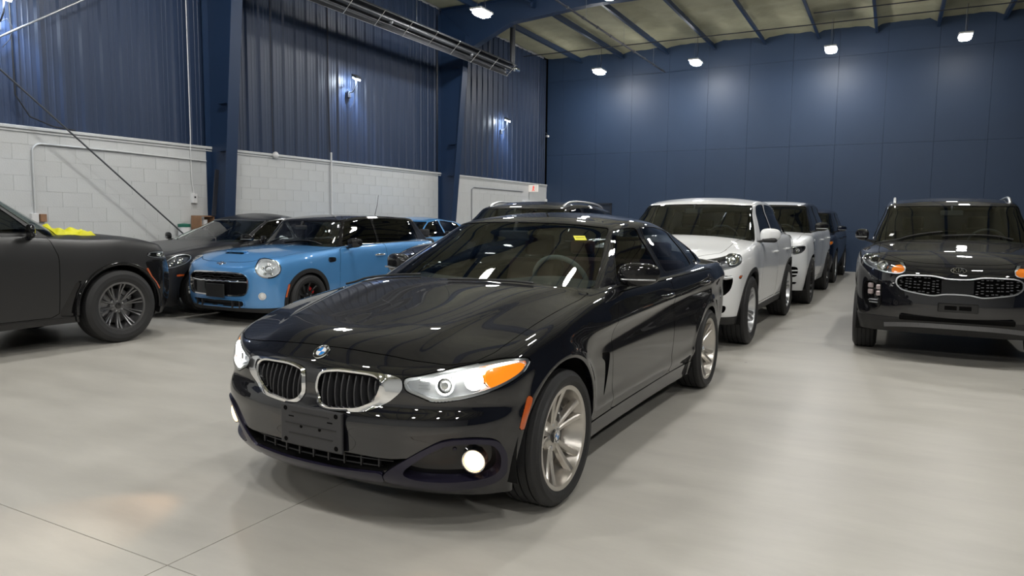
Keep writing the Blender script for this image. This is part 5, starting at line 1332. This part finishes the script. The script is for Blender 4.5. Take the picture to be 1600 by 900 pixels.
for sd in (1, -1):
    cz, cs, rr__ = .730, .80, .122
    P = [(cs+rr__*1.35*math.cos(a), cz+rr__*math.sin(a)) for a in np.linspace(0, 2*PI, 24, endpoint=False)]
    ins = mini.carve(lambda g: poly_sz(P, sd, 6, 0, vmax=6.9)(g), .003)
    ring, inn_ = cut(ins, -(poly_sz(P, sd, 6, 0, vmax=6.9)(ins)+.014))
    h = mini.part('headlight', merge(off(inn_, -.035), skirt(inn_, .035)), 'lamp_bright', 'oval headlight in a chrome ring')
    build('headlight_ring', merge(off(ring, .010), skirt(off(ring, .010), .03)), 'chrome', h); build('lamp_lens', off(inn_, .006), 'lens', h)
    p, n = frame_at(mini, cs, cz, sd); build('projector', orient(lathez([(.001, .012), (.025, .008), (.042, -.004), (.05, .006), (.055, -.02)]), p-n*.018, n), 'satin_alu', h)
    for k in range(5): a = k*2*PI/5+.3; build('reflector_facet', orient(ball((.07*math.cos(a), .07*math.sin(a), 0), .018, 6, (1, 1, .4)), p-n*.028, n), 'reflector', h)
    p, n = frame_at(mini, .735, .385, sd); fo = mini.part('fog_light', orient(lathez([(.034, -.01), (.038, .014), (.048, .014), (.052, -.01)]), p, n), 'chrome'); build('fog_lens', orient(lathez([(.001, .016), (.02, .014), (.036, .006)]), p, n), 'logo_white', fo)
    mm = [frame_at(mini, q, z, sd) for q, z in ((1.075, .52), (1.068, .47), (1.055, .41), (1.045, .365))]; mini.part('side_marker', tube([p+n*.006 for p, n in mm], .013, 8), 'amber_side', 'amber side marker')
    sv = mini.carve(poly_xz([(-.36, .835), (-.53, .83), (-.52, .775), (-.37, .765)], sd, 6, 2, .2), .003)
    sp2 = mini.part('side_scuttle', slab(off(sv, .006), .01), 'chrome'); si, _ = cut(sv, poly_xz([(-.385, .82), (-.50, .817), (-.50, .785), (-.39, .78)], sd, 6, 2, .2)(sv)); build('scuttle_insert', off(si, .009), 'gloss_black', sp2)
P = [(.50, -.16), (.50, .16), (.475, .19), (.455, .15), (.455, -.15), (.475, -.19)]
sc2 = mini.carve(lambda g: np.where((g.A['v'] > 5.2) & (g.N[:, 2] > .2), psdf(g.V[:, :2], P), 9.), 0); mini.part('bonnet_scoop', merge(off(sc2, -.01), skirt(sc2, .01)), 'gap')
q = mini.hitp((.48, 0, 2), (0, 0, -1)); mini.part('scoop_lip', tube([mini.hitp((.455-.02*(abs(y)/.2)**2, y, 2), (0, 0, -1))[0]+Vector((0, 0, .008)) for y in np.linspace(-.19, .19, 9)], .014, 8), 'paint_blue')
r = mini.surf().ray_cast(Vector((.69, 0, 2)), Vector((0, 0, -1)))
em = mini.part('emblem', orient(lathez([(.001, .006), (.030, .006), (.034, 0)]), r[0], r[1]), 'chrome')
for s_ in (-1, 1): build('emblem_wing', orient(box((s_*.055, 0, .003), (.05, .022, .006), .003), r[0], r[1]), 'chrome', em)
lower_clad(mini, .225, 'plastic'); bonnet(mini, .66, -.42, .58, .73, .10)
doors(mini, [('front_door', [(-.64, .95), (-.60, .7), (-.62, .24), (-1.60, .24), (-1.66, .6), (-1.62, 1.0)])])
mini.finish(6); mini.interior('seat', 'dash', 'dash'); add_wheels(mini, 'mini', .765); mini.mirror(-.80, .79, 1.02, 'gloss_black', w=.21, h=.15, led=False); mini.handle(-1.47, .835, 'chrome')
mini.part('belt_trim', merge(*[tube([(x, sd*(float(mini.S.W(x))-.052), float(mini.S.zs(x))+.004) for x in np.linspace(-.75, -2.7, 16)], .008, 6) for sd in (1,)]), 'chrome')
q = mini.hitp((-2.35, 0, 3), (0, 0, -1)); mini.part('antenna', tube([q[0], q[0]+Vector((-.06, 0, .16)), q[0]+Vector((-.10, 0, .34))], [.006, .004, .003], 6), 'plastic')
wiper(mini, -.47)

# ---- dark grey sedan
for sd in (1, -1):
    lamp(gry, [(.86, .70), (.93, .78), (1.08, .845), (1.25, .865), (1.33, .82), (1.24, .73), (1.06, .68), (.92, .665)], sd, 'lamp_housing', [(1.14, .775, .045, 'reflector'), (1.0, .735, .035, 'reflector')], vmax=5.4)
    side_marker(gry, [(1.07, .59), (1.23, .575), (1.22, .545), (1.08, .555)], sd)
bonnet(gry, .70, -.30, .5, .68); gry.sp['cab']['trim'] = 'satin_alu'
doors(gry, [('front_door', [(-.80, 1.0), (-.74, .7), (-.72, .24), (-1.86, .24), (-1.86, 1.0)])])
gry.finish(6); gry.interior('seat_grey', 'dash', 'dash'); add_wheels(gry, 'mini', .80); gry.mirror(-.70, .80, 1.06, 'gloss_black'); gry.handle(-1.7, .86)
# ---- blue sedan
lamp(blu, [(.55, .62), (.6, .69), (.95, .73), (1.1, .74), (1.0, .67), (.8, .61)], 1, 'lamp_housing', [(.75, .665, .035, 'reflector')]); bonnet(blu, .62, -.35, .55, .7)
blu.finish(6); blu.interior('seat', 'dash', 'dash'); add_wheels(blu, 'mini', .78); blu.mirror(-.82, .80, 1.03, 'gloss_black'); blu.handle(-1.6, .86, 'chrome')
# ---- black sport utility vehicle with rails, front seen through the coupe's glass
for sd in (1, -1): lamp(aud, [(.50, .80), (.55, .87), (.85, .92), (1.05, .94), (1.0, .87), (.8, .80), (.6, .77)], sd, 'lamp_bright', [(.72, .85, .035, 'reflector')])
ag, inn = hole(aud, [(-.1, .865), (.36, .865), (.42, .80), (.38, .55), (.30, .47), (-.1, .47)], 1, .04, 'gap', 'front_grille', 'chrome', .018, both=True, lift=.01)
for k in range(4):
    p, n = frame_at(aud, 0, .78); rg = [(p.x+.02, (k-1.5)*.082+.060*math.cos(t), .785+.060*math.sin(t)) for t in np.linspace(0, 2*PI, 25)[:-1]]; build('emblem_ring', tube(rg, .008, 6, closed=True), 'chrome', ag)
for z in (.52, .58, .64, .70): build('grille_slat', box((aud.sp['XF'][2]-.02, 0, z), (.02, .7, .012)), 'satin_alu', ag)
bonnet(aud, .68, -.34, .55, .7)
aud.finish(6); aud.interior('seat', 'dash', 'dash'); add_wheels(aud, 'cay', .80); rails(aud); aud.mirror(-.80, .84, 1.13, 'gloss_black', w=.20, h=.15)

# ---- matte black sport utility vehicle at the left
for sd in (1, -1):
    hole(xsu, [(-.1 if sd > 0 else 0, .86), (.70, .86), (1.20, .885), (1.285, .86), (1.26, .80), (1.17, .60), (1.14, .42), (1.13, .2), (-.1 if sd > 0 else 0, .2)], sd, .0, 'gloss_black', 'front_bumper', None, gap=.003)
    lamp(xsu, [(.62, .885), (.66, .945), (.95, .965), (1.22, .975), (1.27, .93), (1.20, .905), (.90, .885)], sd, 'gloss_black', [(.85, .925, .03, 'reflector'), (1.02, .93, .03, 'reflector')], depth=.03, vmax=5.5)
    a_, b_ = np.array([(1.262, .79), (1.215, .70), (1.165, .62), (1.118, .555)]), .013
    side = [frame_at(xsu, q, z, sd) for q, z in a_]; xsu.part('side_marker', tube([p+n*.004 for p, n in side], .011, 8), 'amber_side', 'amber side marker strip')
    vn = xsu.carve(poly_xz([(-.40, .70), (-.46, .705), (-.64, .35), (-.46, .33), (-.44, .42), (-.47, .55)], sd, 6, 1, .12), 0.)
    xsu.part('side_vent', merge(off(vn, -.012), skirt(vn, .012)), 'gloss_black')
    xsu.part('arch_lip', tube([(-.0+(.465)*math.cos(t), sd*(float(xsu.S.W(.465*math.cos(t)))-.006), .395+.465*math.sin(t)) for t in np.linspace(-.1, PI+.1, 30)], .018, 8), 'gloss_black')
lower_clad(xsu, .33, 'gloss_black'); bonnet(xsu, .62, -.34, .6, .80)
doors(xsu, [('front_door', [(-.70, 1.15), (-.625, .95), (-.63, .345), (-1.76, .345), (-1.76, 1.2)])])
xsu.finish(6); xsu.interior('seat', 'dash', 'dash'); add_wheels(xsu, 'suv', .86)
xsu.mirror(-.88, .88, 1.21, 'gloss_black', w=.20, h=.16)
# yellow cloth left on the bonnet
def cloth():
    n1, n2 = 46, 26; X, Y = np.meshgrid(np.linspace(-.26, .26, n1), np.linspace(-.13, .13, n2), indexing='ij')
    e = 1+.14*np.sin(7*X+1)*np.cos(11*Y)+.1*np.sin(19*X)
    Z = .026+.016*np.sin(23*X+9*Y)+.014*np.sin(31*Y-13*X+1)+.010*np.sin(47*X+1)*np.cos(29*Y); ed = np.minimum(1, np.minimum((.26-abs(X))/.04, (.13-abs(Y))/.03)); Z = np.clip(Z, .004, .1)*np.clip(ed, 0, 1)+.006
    V = np.stack([X, Y*e, Z], 2).reshape(-1, 3); i, j = np.meshgrid(np.arange(n1-1), np.arange(n2-1), indexing='ij'); a = (i*n2+j).ravel()
    return G(V, np.vstack([np.stack([a, a+n2, a+n2+1], 1), np.stack([a, a+n2+1, a+1], 1)]))
cg = cloth(); Mx = Matrix.Translation(xsu.root.location) @ Matrix.Rotation(xsu.root.rotation_euler.z, 4, 'Z')
V = []
for v in cg.V:
    x, y = -.30+v[0]*.8, -.60+v[1]; h, n = xsu.hitp((x, y, 3), (0, 0, -1)); V.append(Mx @ Vector((x, y, h.z+v[2]-.002)))
cg = G(np.array([tuple(v) for v in V]), cg.T)
tag(build('cleaning_cloth', merge(cg, flip(shift(cg, (0, 0, -.004)))), 'yellow'), 'crumpled yellow cloth lying on the matte black bonnet', 'cloth')
for sd in (1, -1):
    g = box((-.80, sd*.99, 1.155), (.13, .17, .055), .025); cay.part('mirror_base', g, 'plastic')
